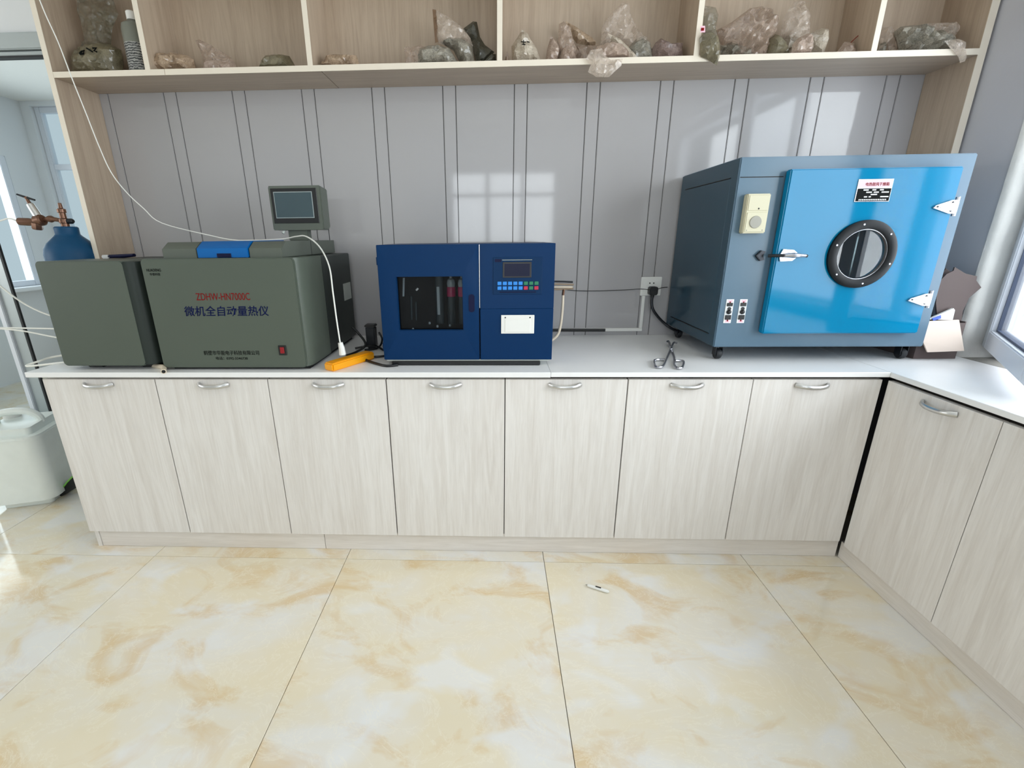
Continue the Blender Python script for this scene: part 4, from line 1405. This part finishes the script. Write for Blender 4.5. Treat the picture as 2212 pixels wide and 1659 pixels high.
obj('cable', tube(path, [0.0019] * 50 + [0.0024] * 15 + [0.0028] * 45, 8, smooth_path=5), 'hose', cd)
obj('plug', tube([(-0.5674, -0.5650, 0.8761), (-0.5643, -0.5650, 0.8550), (-0.5634, -0.5650, 0.8302)], [0.0085, 0.011, 0.0125], 10, flat=(1, 1)), 'white_plastic', cd)

bc_ = thing('black_cables', 'tangle of black cables behind the yellow strip, left of the blue analyser', 'cable', (-0.48, -0.35, ZC))
for pts_, r_ in (([(-0.6056, -0.3000, 0.8841), (-0.5767, -0.3000, 0.8519), (-0.5437, -0.3300, 0.8122), (-0.5764, -0.3600, 0.7895), (-0.6073, -0.4000, 0.7839)], 0.005),
                 ([(-0.575, -0.40, 0.789), (-0.52, -0.42, 0.789), (-0.47, -0.44, 0.789), (-0.41, -0.40, 0.789), (-0.385, -0.33, 0.789)], 0.0046),
                 ([(-0.585, -0.46, 0.790), (-0.53, -0.47, 0.795), (-0.49, -0.50, 0.789), (-0.45, -0.535, 0.788), (-0.40, -0.57, 0.788), (-0.36, -0.558, 0.788)], 0.0050),
                 ([(-0.60, -0.30, 0.79), (-0.52, -0.29, 0.80), (-0.46, -0.34, 0.79), (-0.42, -0.30, 0.79)], 0.0046),
                 ([(-0.505, -0.25, 0.85), (-0.49, -0.26, 0.82), (-0.50, -0.30, 0.792), (-0.55, -0.33, 0.79)], 0.0042)):
    obj('cable', tube(pts_, r_, 8, smooth_path=5), 'black', bc_)
ad = thing('cable_adapter', 'small dark grey adapter standing among the black cables', 'adapter', (-0.47, -0.24, ZC))
A0 = (-0.5341, -0.2600, 0.8434)
obj('adapter_body', box(A0[0] - 0.020, A0[0] + 0.020, -0.285, -0.245, ZC + 0.008, A0[2] + 0.035, 0.004), 'dark_steel', ad)
obj('adapter_cap', box(A0[0] - 0.023, A0[0] + 0.023, -0.288, -0.242, A0[2] + 0.035, A0[2] + 0.045, 0.003), 'black', ad)
obj('adapter_foot', box(A0[0] - 0.016, A0[0] + 0.016, -0.281, -0.249, ZC + 0.0005, ZC + 0.008, 0.002), 'black', ad)

# ------------------------------------------------------------------ tongs and pen
tg = thing('crucible_tongs', 'polished steel crucible tongs lying on the worktop before the oven', 'tongs', (0.66, -0.45, ZC))
ZT = ZC + 0.006
arm1 = [(0.7419, -0.2478, 0.8000), (0.7616, -0.2209, 0.8000), (0.7500, -0.2703, 0.7950), (0.7316, -0.3367, 0.7910), (0.6964, -0.4600, 0.7900), (0.6596, -0.5620, 0.7890), (0.6549, -0.6046, 0.7890), (0.6758, -0.5927, 0.7890), (0.7116, -0.5108, 0.7890), (0.6850, -0.5041, 0.7890)]
arm2 = [(0.7836, -0.2572, 0.8000), (0.7752, -0.2482, 0.8000), (0.7531, -0.2874, 0.7970), (0.7245, -0.3490, 0.7960), (0.6699, -0.4598, 0.7900), (0.6213, -0.5619, 0.7890), (0.5972, -0.5925, 0.7890), (0.5849, -0.5803, 0.7890), (0.6097, -0.4970, 0.7890), (0.6502, -0.4905, 0.7890)]
obj('tong_arm', tube(arm1, 0.0042, 8, smooth_path=4), 'chrome', tg)
obj('tong_arm', tube(arm2, 0.0042, 8, smooth_path=4), 'chrome', tg)
obj('rivet', lathe([(0, -0.007), (0.006, -0.007), (0.006, 0.007), (0, 0.007)], (0.7251, -0.3529, 0.7950), (0, 0, 1), 12), 'chrome', tg)

pn = thing('digital_thermometer', 'slim white pen-shaped digital thermometer lying on the floor tiles', 'thermometer', (0.38, -0.81, 0.0))
pa, pb = Vector((0.346, -0.793, 0.0065)), Vector((0.418, -0.824, 0.0065))
obj('case', tube([pa, pa.lerp(pb, 0.1), pa.lerp(pb, 0.6), pa.lerp(pb, 0.92), pb], [0.0035, 0.0058, 0.0062, 0.006, 0.003], 10), 'white_plastic', pn)
obj('tip', tube([pa + (pa - pb) * 0.09, pa], [0.0012, 0.0022], 8), 'gray_socket', pn)
mid = pa.lerp(pb, 0.5)
dv_ = (pb - pa).normalized()
wv = box(-0.010, 0.010, -0.0028, 0.0028, 0.0122, 0.0132)
for v in wv.verts:
    x_, y_ = v.co.x, v.co.y
    v.co = Vector((mid.x + dv_.x * x_ - dv_.y * y_, mid.y + dv_.y * x_ + dv_.x * y_, v.co.z))
obj('window', wv, 'black', pn, smooth=0)

# ------------------------------------------------------------------ cartons to the right of the oven
ca = thing('open_carton', 'open carton with a pinkish front flap, right of the oven on the worktop', 'carton', (1.67, -0.33, ZC))
cb = bmesh.new()
box(1.592, 1.596, -0.46, -0.12, ZC + 0.0005, 0.925, bm=cb); box(1.742, 1.746, -0.46, -0.12, ZC + 0.0005, 0.925, bm=cb)
box(1.596, 1.742, -0.124, -0.12, ZC + 0.0005, 0.925, bm=cb); box(1.596, 1.742, -0.456, -0.12, ZC + 0.0005, ZC + 0.004, bm=cb)
box(1.596, 1.742, -0.46, -0.456, ZC + 0.0005, 0.920, bm=cb)
obj('carton_box', cb, 'card_dark', ca, smooth=0)
FP = [(1.5876, -0.4750, 0.9298), (1.7026, -0.4750, 0.9344), (1.7398, -0.4900, 0.8212), (1.6105, -0.4900, 0.8162), (1.5857, -0.4870, 0.8560)]
fl = bmesh.new()
va = [fl.verts.new(p) for p in FP]
vb = [fl.verts.new((p[0], p[1] + 0.005, p[2])) for p in FP]
fl.faces.new(va); fl.faces.new(vb[::-1])
for k in range(5):
    fl.faces.new((va[k], va[(k + 1) % 5], vb[(k + 1) % 5], vb[k]))
obj('front_flap', fl, 'card', ca, smooth=0, label='pinkish cardboard flap')


def sheet(name, pts, thick, mat, parent):
    b = bmesh.new()
    a = [b.verts.new(p) for p in pts]
    c = [b.verts.new((p[0], p[1] + thick, p[2])) for p in pts]
    b.faces.new(a); b.faces.new(c[::-1])
    for k in range(len(pts)):
        b.faces.new((a[k], a[(k + 1) % len(pts)], c[(k + 1) % len(pts)], c[k]))
    return obj(name, b, mat, parent, smooth=0)


wbx = thing('white_leaflet_box', 'flat white box with a blue mark lying in the open carton', 'box', (1.66, -0.37, 0.93))
sheet('box_face', [(1.6176, -0.4500, 0.9321), (1.7053, -0.4400, 0.9715), (1.7123, -0.4400, 0.9646), (1.7046, -0.4500, 0.9300)], 0.008, 'white_plastic', wbx)
sheet('blue_mark', [(1.6276, -0.4525, 0.9360), (1.6582, -0.4500, 0.9475), (1.6601, -0.4515, 0.9357), (1.6324, -0.4535, 0.9275)], 0.002, 'blue_logo', wbx)
dc = thing('dark_card_sheet', 'torn dark brown card standing in the gap between oven and right wall', 'cardboard', (1.70, -0.27, 0.93))
sheet('card_face', [(1.6801, -0.4250, 0.9098), (1.6512, -0.4250, 0.9886), (1.6372, -0.4250, 1.0619), (1.6589, -0.4250, 1.0951), (1.6801, -0.4250, 1.1066), (1.6811, -0.4250, 1.1197), (1.7256, -0.4250, 1.0963), (1.7695, -0.4250, 1.0860), (1.7708, -0.4250, 1.0710), (1.7966, -0.4250, 1.0456), (1.7650, -0.4250, 1.0085), (1.7567, -0.4250, 0.9586), (1.7646, -0.4250, 0.9095)], 0.005, 'card_dark', dc)
sheet('card_flap', [(1.6774, -0.4000, 0.9762), (1.6598, -0.4000, 1.0865), (1.6754, -0.4000, 1.1133), (1.7035, -0.4000, 1.0963), (1.7570, -0.4000, 1.0106), (1.7626, -0.4000, 0.9048), (1.7043, -0.4000, 0.9051)], 0.005, 'card_dark', dc)

# ------------------------------------------------------------------ gas cylinder and regulator, far left
GX, GY = -1.834, -0.205
gcyl = thing('gas_cylinder', 'tall blue gas cylinder with brass valve standing left of the cabinets', 'gas cylinder', (GX, GY, 0))
prof = [(0, 0.0), (0.088, 0.0), (0.097, 0.02), (0.097, 1.165), (0.0965, 1.190), (0.092, 1.213), (0.078, 1.237), (0.058, 1.256), (0.046, 1.268), (0.042, 1.274), (0.042, 1.300), (0.037, 1.305), (0, 1.305)]
obj('cylinder_body', lathe(prof, (GX, GY, 0), (0, 0, 1), 40), 'cyl_blue', gcyl)
ZV = 1.305
obj('valve_body', lathe([(0, ZV), (0.015, ZV), (0.015, ZV + .013), (0.019, ZV + .015), (0.019, ZV + .030), (0.012, ZV + .034), (0.012, ZV + .055), (0.016, ZV + .057), (0.016, ZV + .070), (0.008, ZV + .074), (0.006, ZV + .095), (0, ZV + .095)], (GX, GY, 0), (0, 0, 1), 20), 'brass', gcyl)
obj('valve_outlet', tube([(GX + 0.008, GY, ZV + .022), (GX + 0.034, GY, ZV + .022), (GX + 0.040, GY, ZV + .022)], [0.011, 0.011, 0.007], 12), 'dark_steel', gcyl)
rgl = obj('regulator', tube([(GX - 0.012, GY - 0.004, ZV + .026), (GX - 0.034, GY - 0.008, ZV + .030), (GX - 0.042, GY - 0.01, ZV + .031), (GX - 0.050, GY - 0.012, ZV + .031), (GX - 0.060, GY - 0.014, ZV + .030), (GX - 0.078, GY - 0.016, ZV + .028)], [0.008, 0.009, 0.014, 0.014, 0.010, 0.009], 12), 'brass', gcyl)
RB = Vector((GX - 0.086, GY - 0.02, ZV + .026))
obj('regulator_body', lathe([(0, -0.020), (0.018, -0.020), (0.023, -0.013), (0.023, 0.010), (0.018, 0.016), (0, 0.016)], RB, (0.75, 0.0, 0.15), 18), 'brass', rgl)
obj('regulator_nut', lathe([(0, -0.018), (0.016, -0.018), (0.019, -0.012), (0.019, 0.008), (0, 0.008)], RB + Vector((-0.012, -0.006, -0.020)), (0.2, 0.0, 1), 6), 'brass', rgl)
obj('regulator_outlet', tube([RB + Vector((-0.010, 0, -0.006)), RB + Vector((-0.045, -0.004, -0.006)), RB + Vector((-0.085, -0.006, -0.004)), RB + Vector((-0.093, -0.006, -0.004))], [0.010, 0.016, 0.0155, 0.007], 12), 'brass', rgl)
obj('regulator_bonnet', tube([RB + Vector((-0.002, 0, 0.012)), RB + Vector((-0.012, 0, 0.036)), RB + Vector((-0.023, 0, 0.064))], [0.0145, 0.0145, 0.0135], 14), 'steel', rgl)
obj('screw_spindle', tube([RB + Vector((-0.023, 0, 0.063)), RB + Vector((-0.030, 0, 0.084)), RB + Vector((-0.033, 0, 0.092))], [0.0075, 0.0055, 0.0075], 10), 'brass', rgl)
obj('tee_handle', tube([RB + Vector((-0.068, 0, 0.103)), RB + Vector((-0.033, 0, 0.091)), RB + Vector((0.002, 0, 0.080))], [0.0038, 0.005, 0.0038], 8), 'dark_steel', rgl)

for nm, lab, pts_, r_ in (('gas_hose', 'thin white hose leading left from the brass regulator', [tuple(RB + Vector((-0.091, -0.006, -0.004))), (-2.0367, -0.2400, 1.3391), (-2.0693, -0.2500, 1.3299), (-2.1118, -0.2700, 1.3170)], 0.0032),
                          ('gas_hose', 'white hose sloping down from the left edge to behind the grey box', [(-2.0945, -0.3450, 1.1229), (-2.0522, -0.3450, 1.0718), (-1.9917, -0.3450, 1.0121), (-1.9335, -0.3450, 0.9730), (-1.8712, -0.3450, 0.9452), (-1.75, -0.345, 0.905), (-1.606, -0.345, 0.880)], 0.0034),
                          ('gas_hose', 'upper of the two level white hoses left of the grey box', [(-2.1736, -0.3450, 0.8969), (-2.1125, -0.3450, 0.8947), (-1.9898, -0.3450, 0.8922), (-1.8840, -0.3450, 0.8898), (-1.75, -0.345, 0.884), (-1.606, -0.345, 0.862)], 0.0034),
                          ('gas_hose', 'lower of the two level white hoses left of the grey box', [(-2.1502, -0.3650, 0.8987), (-2.0904, -0.3650, 0.8945), (-1.9919, -0.3650, 0.8842), (-1.8734, -0.3650, 0.8599), (-1.75, -0.365, 0.838), (-1.606, -0.365, 0.822)], 0.0034),
                          ('gas_hose', 'white hose loop resting on the left end of the worktop', [(-1.606, -0.30, 0.800), (-1.64, -0.36, 0.800), (-1.8147, -0.4200, 0.7890), (-1.8466, -0.4700, 0.7807), (-1.8723, -0.5000, 0.7678), (-1.700, -0.520, 0.7882), (-1.672, -0.513, 0.7882), (-1.640, -0.495, 0.7882), (-1.607, -0.46, 0.800)], 0.0040)):
    tag(obj(nm, tube(pts_, r_, 8, smooth_path=6), 'hose'), lab, 'hose')

# ------------------------------------------------------------------ jugs and dustpan on the floor, left


def jug(x0, x1, y0, y1, h, rot, lab):
    c = Vector(((x0 + x1) / 2, (y0 + y1) / 2, 0))
    j = thing('plastic_jerrycan', lab, 'jerrycan', c, 'white jerrycans on the floor')
    w, d = (x1 - x0) / 2, (y1 - y0) / 2
    b = rbox(-w, w, -d, d, 0.001, h, 0.055, 'z', 6, 0.0)
    bmesh.ops.bevel(b, geom=[e for e in b.edges if abs(e.verts[0].co.z - e.verts[1].co.z) < 1e-4], offset=0.035, segments=4, affect='EDGES', clamp_overlap=True)
    R3 = Matrix.Translation(c) @ Matrix.Rotation(rot, 4, 'Z')
    bmesh.ops.transform(b, matrix=R3, verts=b.verts)
    jb = obj('can_body', b, 'jug', j, smooth=60)
    g = tube([(-w * .7, 0, h - 0.01), (-w * .62, 0, h + 0.035), (-w * .3, 0, h + 0.052), (w * .3, 0, h + 0.048), (w * .6, 0, h + 0.02), (w * .66, 0, h - 0.012)], 0.017, 10, smooth_path=4)
    bmesh.ops.transform(g, matrix=R3, verts=g.verts)
    obj('handle', g, 'jug', j)
    r_ = rbox(-w * .96, w * .96, -d * .96, d * .96, h - 0.052, h - 0.040, 0.055, 'z', 6, 0.003)
    for v in r_.verts:
        v.co.x *= 1.06; v.co.y *= 1.06
    bmesh.ops.transform(r_, matrix=R3, verts=r_.verts)
    obj('shoulder_rib', r_, 'jug', j)
    cp = lathe([(0, h - 0.004), (0.034, h - 0.004), (0.034, h + 0.028), (0.030, h + 0.032), (0, h + 0.032)], (-w * .55, d * .55, 0), (0, 0, 1), 20)
    bmesh.ops.transform(cp, matrix=R3, verts=cp.verts)
    obj('cap', cp, 'white_plastic', j)
    return j


jug(-2.465, -2.195, -0.36, -0.06, 0.405, 0.30, 'white plastic jerrycan standing on the floor left of the cabinets')
jug(-2.86, -2.59, -0.50, -0.22, 0.38, 0.10, 'second white jerrycan at the left picture edge, mostly cut off')
dp = thing('dustpan', 'black dustpan-like tool with a bright green rim behind the jerrycan', 'dustpan', (-2.13, -0.12, 0))
pa_ = [(-2.2292, -0.2350, 0.0037), (-2.1967, -0.2350, 0.0390), (-2.1549, -0.2350, 0.0820), (-2.1166, -0.2350, 0.1139), (-2.1048, -0.2350, 0.0877), (-2.1316, -0.2350, 0.0450), (-2.1672, -0.2350, 0.0232), (-2.1899, -0.2350, 0.0122), (-2.2095, -0.2350, -0.0042)]
sheet('pan', [(p[0], p[1], max(p[2], 0.002)) for p in pa_], 0.04, 'black', dp)
obj('rim', tube([(p[0], p[1] - 0.002, max(p[2], 0.002) + 0.003) for p in pa_[:4]], 0.004, 8), 'green', dp)

# ------------------------------------------------------------------ sample bags on the shelf
GRP = 'plastic sample bags on the wall shelf'
BAGS = [
    # label, y, [(part, outline, dy, thickness, material, crease, hang)]
    ('big dim plastic bag with black marker strokes in the leftmost bay', [
        ('contents', [(-1.724,1.875),(-1.709,1.953),(-1.685,1.984),(-1.647,2.001),(-1.587,2.008),(-1.541,2.000),(-1.504,1.980),(-1.507,1.945),(-1.520,1.875)], -0.10, 0.052, 'g_olive', 0.004),
        ('film', [(-1.693,1.990),(-1.659,2.026),(-1.656,2.065),(-1.662,2.120),(-1.649,2.170),(-1.507,2.167),(-1.495,2.108),(-1.536,2.055),(-1.553,2.004),(-1.623,1.995)], -0.085, 0.014, 'film_dark', 0.006)]),
    ('flat tan bag of coarse wrinkled grains in the second bay', [
        ('contents', [(-1.397,1.952),(-1.363,1.958),(-1.284,1.957),(-1.232,1.952),(-1.201,1.935),(-1.196,1.875),(-1.205,1.875),(-1.377,1.875),(-1.396,1.875)], -0.12, 0.050, 'g_tan', 0.007)]),
    ('small bag with a pointed plastic tail beside the flat tan bag', [
        ('contents', [(-1.183,1.875),(-1.157,1.934),(-1.109,1.936),(-1.053,1.929),(-1.019,1.875),(-1.184,1.875)], -0.11, 0.034, 'g_pink', 0.004),
        ('film', [(-1.187,2.001),(-1.171,2.006),(-1.102,1.972),(-1.051,1.940),(-1.015,1.875),(-1.095,1.875),(-1.164,1.875),(-1.172,1.963)], -0.11, 0.020, 'film_pink', 0.004)]),
    ('low dark olive mound-shaped bag left of the second divider', [
        ('contents', [(-0.962,1.875),(-0.952,1.875),(-0.905,1.938),(-0.857,1.943),(-0.811,1.937),(-0.777,1.875),(-0.747,1.875),(-0.789,1.875),(-0.940,1.875)], -0.12, 0.048, 'g_olive', 0.003)]),
    ('low wrinkled tan bag at the left of the third bay', [
        ('contents', [(-0.719,1.875),(-0.708,1.875),(-0.663,1.933),(-0.607,1.938),(-0.543,1.933),(-0.525,1.875),(-0.518,1.875),(-0.677,1.875)], -0.12, 0.046, 'g_tan', 0.006)]),
    ('pale bag lying on its side with its mouth to the left', [
        ('contents', [(-0.309,1.875),(-0.290,1.939),(-0.253,1.950),(-0.217,1.949),(-0.173,1.939),(-0.129,1.875),(-0.115,1.875),(-0.148,1.875),(-0.265,1.875),(-0.301,1.875)], -0.15, 0.044, 'g_grey', 0.004),
        ('film', [(-0.347,1.946),(-0.339,1.948),(-0.316,1.947),(-0.284,1.951),(-0.245,1.941),(-0.255,1.875),(-0.292,1.875),(-0.315,1.875),(-0.347,1.875)], -0.15, 0.016, 'film_pink', 0.004)]),
    ('shiny upright bag leaning right with a brown strip along its left edge', [
        ('contents', [(-0.211,1.969),(-0.166,1.986),(-0.121,1.978),(-0.085,1.957),(-0.073,1.875),(-0.084,1.875),(-0.122,1.875),(-0.158,1.940)], -0.12, 0.040, 'g_grey', 0.005),
        ('film', [(-0.225,2.076),(-0.215,2.073),(-0.164,2.046),(-0.120,2.015),(-0.092,1.981),(-0.082,1.954),(-0.140,1.949),(-0.208,1.963),(-0.224,1.972)], -0.12, 0.026, 'film', 0.006),
        ('zip_strip', [(-0.235,2.076),(-0.221,2.074),(-0.216,1.970),(-0.229,1.966)], -0.125, 0.004, 'strip', 0.0)]),
    ('dark olive bag with a tall corner behind the shiny upright bag', [
        ('contents', [(-0.123,2.031),(-0.083,2.055),(-0.068,2.053),(-0.056,2.002),(-0.037,1.975),(0.001,1.950),(-0.060,1.875),(-0.091,1.978)], -0.07, 0.022, 'g_dark', 0.003)]),
    ('flat dark bag tucked beside the third divider', [
        ('contents', [(-0.082,1.875),(-0.071,1.875),(-0.009,1.924),(0.007,1.922),(0.007,1.875)], -0.13, 0.030, 'g_dark', 0.003)]),
    ('small pinkish bag at the left end of the fourth bay', [
        ('contents', [(0.037,1.875),(0.035,1.875),(0.050,1.932),(0.068,1.875),(0.083,1.875)], -0.13, 0.026, 'g_pink', 0.004)]),
    ('pyramid-shaped bag with black pen marks in the fourth bay', [
        ('contents', [(0.107,1.996),(0.128,1.984),(0.140,1.963),(0.165,1.933),(0.187,1.875),(0.193,1.875),(0.084,1.875),(0.071,1.875),(0.067,1.943),(0.090,1.973)], -0.14, 0.036, 'g_pale', 0.004)]),
    ('short crumpled bag with a pointed top right of the pyramid bag', [
        ('contents', [(0.197,1.875),(0.205,1.936),(0.218,1.977),(0.245,1.958),(0.259,1.927),(0.242,1.875)], -0.13, 0.030, 'g_pink', 0.006)]),
    ('taller crumpled pinkish bag in the middle of the fourth bay', [
        ('contents', [(0.246,1.875),(0.257,1.927),(0.274,1.942),(0.306,1.932),(0.325,1.875),(0.321,1.875)], -0.14, 0.036, 'g_pink', 0.006),
        ('film', [(0.244,1.954),(0.245,2.011),(0.264,2.019),(0.289,1.998),(0.305,1.953),(0.325,1.919),(0.290,1.875),(0.254,1.921)], -0.14, 0.020, 'film_pink', 0.007)]),
    ('bag with a long brown fold sloping right behind the crumpled bags', [
        ('contents', [(0.268,2.040),(0.282,2.042),(0.326,2.020),(0.386,1.985),(0.409,1.963),(0.379,1.957),(0.324,1.968),(0.299,1.999)], -0.08, 0.020, 'g_tan', 0.004),
        ('film', [(0.312,1.952),(0.351,1.955),(0.405,1.953),(0.421,1.875),(0.368,1.875),(0.347,1.875),(0.324,1.875)], -0.10, 0.026, 'film_pink', 0.005)]),
    ('rounded plastic bag whose thin tail hangs over the shelf edge', [
        ('contents', [(0.369,1.875),(0.388,1.925),(0.431,1.935),(0.474,1.932),(0.507,1.914),(0.516,1.875),(0.461,1.875),(0.409,1.875),(0.381,1.875)], -0.17, 0.042, 'g_pink', 0.007),
        ('film', [(0.355,1.896),(0.396,1.901),(0.404,1.881),(0.432,1.863),(0.474,1.866),(0.471,1.844),(0.452,1.829),(0.428,1.808),(0.380,1.810),(0.350,1.826),(0.358,1.849),(0.340,1.867)], -0.222, 0.010, 'film', 0.006)]),
    ('tall clear bag with grey grains, its top reaching the picture edge', [
        ('contents', [(0.516,1.875),(0.522,1.941),(0.547,1.968),(0.570,1.979),(0.604,1.957),(0.636,1.875),(0.635,1.875)], -0.10, 0.036, 'g_grey', 0.004),
        ('film', [(0.414,1.954),(0.416,2.010),(0.441,2.049),(0.488,2.090),(0.515,2.084),(0.524,2.045),(0.554,2.000),(0.601,1.960),(0.592,1.936),(0.537,1.940),(0.472,1.973),(0.434,1.952)], -0.10, 0.030, 'film', 0.009)]),
    ('flat bag with a long slanting edge in front of the tall clear bag', [
        ('contents', [(0.427,1.970),(0.475,1.951),(0.565,1.875),(0.620,1.875),(0.536,1.875),(0.500,1.875),(0.445,1.940)], -0.16, 0.016, 'g_pale', 0.003)]),
    ('plum coloured bag at the right end of the fourth bay', [
        ('contents', [(0.604,1.875),(0.608,1.929),(0.620,1.950),(0.639,1.964),(0.673,1.946),(0.723,1.947),(0.731,1.875),(0.720,1.875),(0.641,1.875)], -0.12, 0.036, 'g_plum', 0.005)]),
    ('grain bag with a red tag slumping over the shelf edge by the fourth divider', [
        ('contents', [(0.759,1.869),(0.748,1.927),(0.759,1.941),(0.785,1.946),(0.813,1.934),(0.826,1.903),(0.828,1.865),(0.822,1.839),(0.783,1.861)], -0.215, 0.030, 'g_olive', 0.004),
        ('film', [(0.768,1.948),(0.759,2.036),(0.803,2.029),(0.816,2.006),(0.812,1.967),(0.823,1.938)], -0.19, 0.010, 'film_dark', 0.004),
        ('tag', [(0.740,1.958),(0.756,1.958),(0.759,1.938),(0.742,1.938)], -0.232, 0.002, 'pink_print', 0.0)]),
    ('large crumpled plastic bag folded across the fifth bay', [
        ('contents', [(0.862,1.932),(0.902,1.940),(0.960,1.926),(1.027,1.875),(1.041,1.875),(0.961,1.875),(0.871,1.875)], -0.13, 0.030, 'g_grey', 0.010),
        ('film', [(0.838,1.980),(0.892,2.005),(0.953,2.047),(0.995,2.053),(1.030,2.042),(1.061,2.013),(1.064,1.976),(1.040,1.940),(1.037,1.875),(0.977,1.875),(0.914,1.875),(0.860,1.936)], -0.13, 0.040, 'film_pink', 0.012)]),
    ('small olive bag between the folded bag and the knotted bag', [
        ('contents', [(1.029,1.875),(1.029,1.936),(1.049,1.956),(1.079,1.943),(1.103,1.915),(1.116,1.875),(1.098,1.875)], -0.15, 0.030, 'g_olive', 0.003)]),
    ('tall knotted clear bag in the fifth bay, top cut by the picture edge', [
        ('film', [(1.095,1.970),(1.095,2.016),(1.112,2.053),(1.128,2.078),(1.162,2.078),(1.184,2.044),(1.201,2.003),(1.203,1.965),(1.161,1.875),(1.123,1.939)], -0.10, 0.034, 'film', 0.008),
        ('contents', [(1.105,1.964),(1.130,1.975),(1.173,1.971),(1.207,1.956),(1.203,1.875),(1.133,1.875)], -0.10, 0.028, 'g_pale', 0.004)]),
    ('pinkish grain bag leaning out over the shelf edge before the knotted bag', [
        ('contents', [(1.103,1.878),(1.103,1.911),(1.121,1.933),(1.150,1.944),(1.170,1.938),(1.179,1.901),(1.173,1.873),(1.162,1.869)], -0.18, 0.026, 'g_pink', 0.004)]),
    ('upright pale bag with square shoulders right of the knotted bag', [
        ('contents', [(1.195,1.966),(1.234,1.982),(1.257,1.980),(1.266,1.963),(1.258,1.875),(1.248,1.875),(1.217,1.875),(1.205,1.933)], -0.12, 0.026, 'g_pale', 0.004)]),
    ('small low pink bag at the right end of the fifth bay', [
        ('contents', [(1.274,1.875),(1.290,1.875),(1.328,1.937),(1.366,1.931),(1.375,1.875),(1.346,1.875)], -0.12, 0.026, 'g_pink', 0.003)]),
    ('clear striped bag standing at the left of the last bay', [
        ('contents', [(1.476,1.875),(1.474,1.933),(1.492,1.943),(1.513,1.875),(1.521,1.875)], -0.10, 0.022, 'g_grey', 0.008),
        ('film', [(1.477,1.875),(1.469,1.985),(1.491,1.988),(1.517,1.963),(1.551,1.875),(1.525,1.875),(1.504,1.937)], -0.10, 0.022, 'film', 0.006)]),
    ('big grey crumpled bag filling the last bay, its tail over the edge', [
        ('contents', [(1.539,1.875),(1.515,1.929),(1.494,1.959),(1.515,1.976),(1.563,1.980),(1.606,1.975),(1.701,1.936),(1.744,1.875),(1.728,1.875),(1.628,1.875)], -0.13, 0.048, 'g_grey', 0.010),
        ('film', [(1.588,1.982),(1.612,1.987),(1.724,1.990),(1.730,1.948),(1.728,1.930),(1.672,1.952)], -0.12, 0.018, 'film', 0.006),
        ('tail', [(1.615,1.898),(1.665,1.903),(1.692,1.892),(1.706,1.833),(1.690,1.828),(1.679,1.846),(1.656,1.866),(1.641,1.875)], -0.216, 0.010, 'film', 0.004)]),
]
for i, (lab, parts) in enumerate(BAGS):
    o0 = parts[0][1]
    cx_ = sum(p[0] for p in o0) / len(o0)
    bg = thing('sample_bag', lab, 'bag', (cx_, parts[0][2], ZS), GRP)
    for j, (nm, out, yy, T, mt, cr) in enumerate(parts):
        pillow(nm, out, yy, T, mt, bg, seed=i * 7 + j, crease=cr, res=0.0095, back=min(0.7, (abs(yy) - 0.014) / T * 0.9))
    if 'marker strokes' in lab or 'pen marks' in lab:
        st = bmesh.new()
        if 'marker' in lab:
            strokes = [[(-1.6328, -0.1580, 1.9508), (-1.6231, -0.1580, 1.9584), (-1.6110, -0.1580, 1.9612), (-1.6178, -0.1580, 1.9504), (-1.6314, -0.1580, 1.9492)],
                       [(-1.5979, -0.1600, 1.9680), (-1.5866, -0.1600, 1.9615), (-1.5771, -0.1600, 1.9551)], [(-1.5737, -0.1600, 1.9674), (-1.5583, -0.1600, 1.9686), (-1.5706, -0.1600, 1.9581), (-1.5603, -0.1600, 1.9547)]]
            for s_ in strokes: tube(s_, 0.003, 6, bm=st)
        else:
            strokes = [[(0.1005, -0.1800, 1.9433), (0.1196, -0.1800, 1.9414)], [(0.1108, -0.1800, 1.9490), (0.1111, -0.1800, 1.9342)], [(0.1041, -0.1800, 1.9343), (0.1180, -0.1800, 1.9340)], [(0.1231, -0.1800, 1.9428), (0.1335, -0.1800, 1.9411)]]
            for s_ in strokes: tube(s_, 0.0016, 6, bm=st)
        obj('pen_marks', st, 'black_print', bg)
    if 'low pink bag' in lab:
        obj('red_string', tube([(1.3490, -0.1250, 1.9313), (1.3599, -0.1250, 1.9429), (1.3745, -0.1220, 1.9555), (1.3860, -0.1200, 1.9634)], 0.0013, 6), 'red', bg)
    if 'red tag' in lab:
        obj('tag_mark', box(0.7427, 0.7525, -0.2362, -0.2345, 1.9422, 1.9507), 'red', bg, smooth=0)

# grey bottle with a white cap, leftmost bay
BT = (-1.4302, -0.1400, 1.9774)
bo = thing('reagent_bottle', 'grey bottle with white cap and striped label beside the first divider', 'bottle', (-1.398, -0.14, ZS))
bx_ = -1.406
obj('bottle_body', lathe([(0, ZS + 0.0005), (0.040, ZS + 0.0005), (0.0425, ZS + 0.005), (0.0425, ZS + 0.155), (0.039, ZS + 0.170), (0.020, ZS + 0.182), (0.016, ZS + 0.186), (0.016, ZS + 0.19), (0, ZS + 0.19)], (bx_, -0.14, 0), (0, 0, 1), 28), 'bottle', bo)
obj('bottle_label', lathe([(0, ZS + 0.012), (0.0431, ZS + 0.012), (0.0431, ZS + 0.105), (0, ZS + 0.118)], (bx_, -0.14, 0), (0, 0, 1), 28), 'stripes', bo)
obj('bottle_cap', lathe([(0, ZS + 0.188), (0.0175, ZS + 0.188), (0.0175, ZS + 0.214), (0.015, ZS + 0.217), (0, ZS + 0.217)], (bx_, -0.14, 0), (0, 0, 1), 20), 'white_plastic', bo)
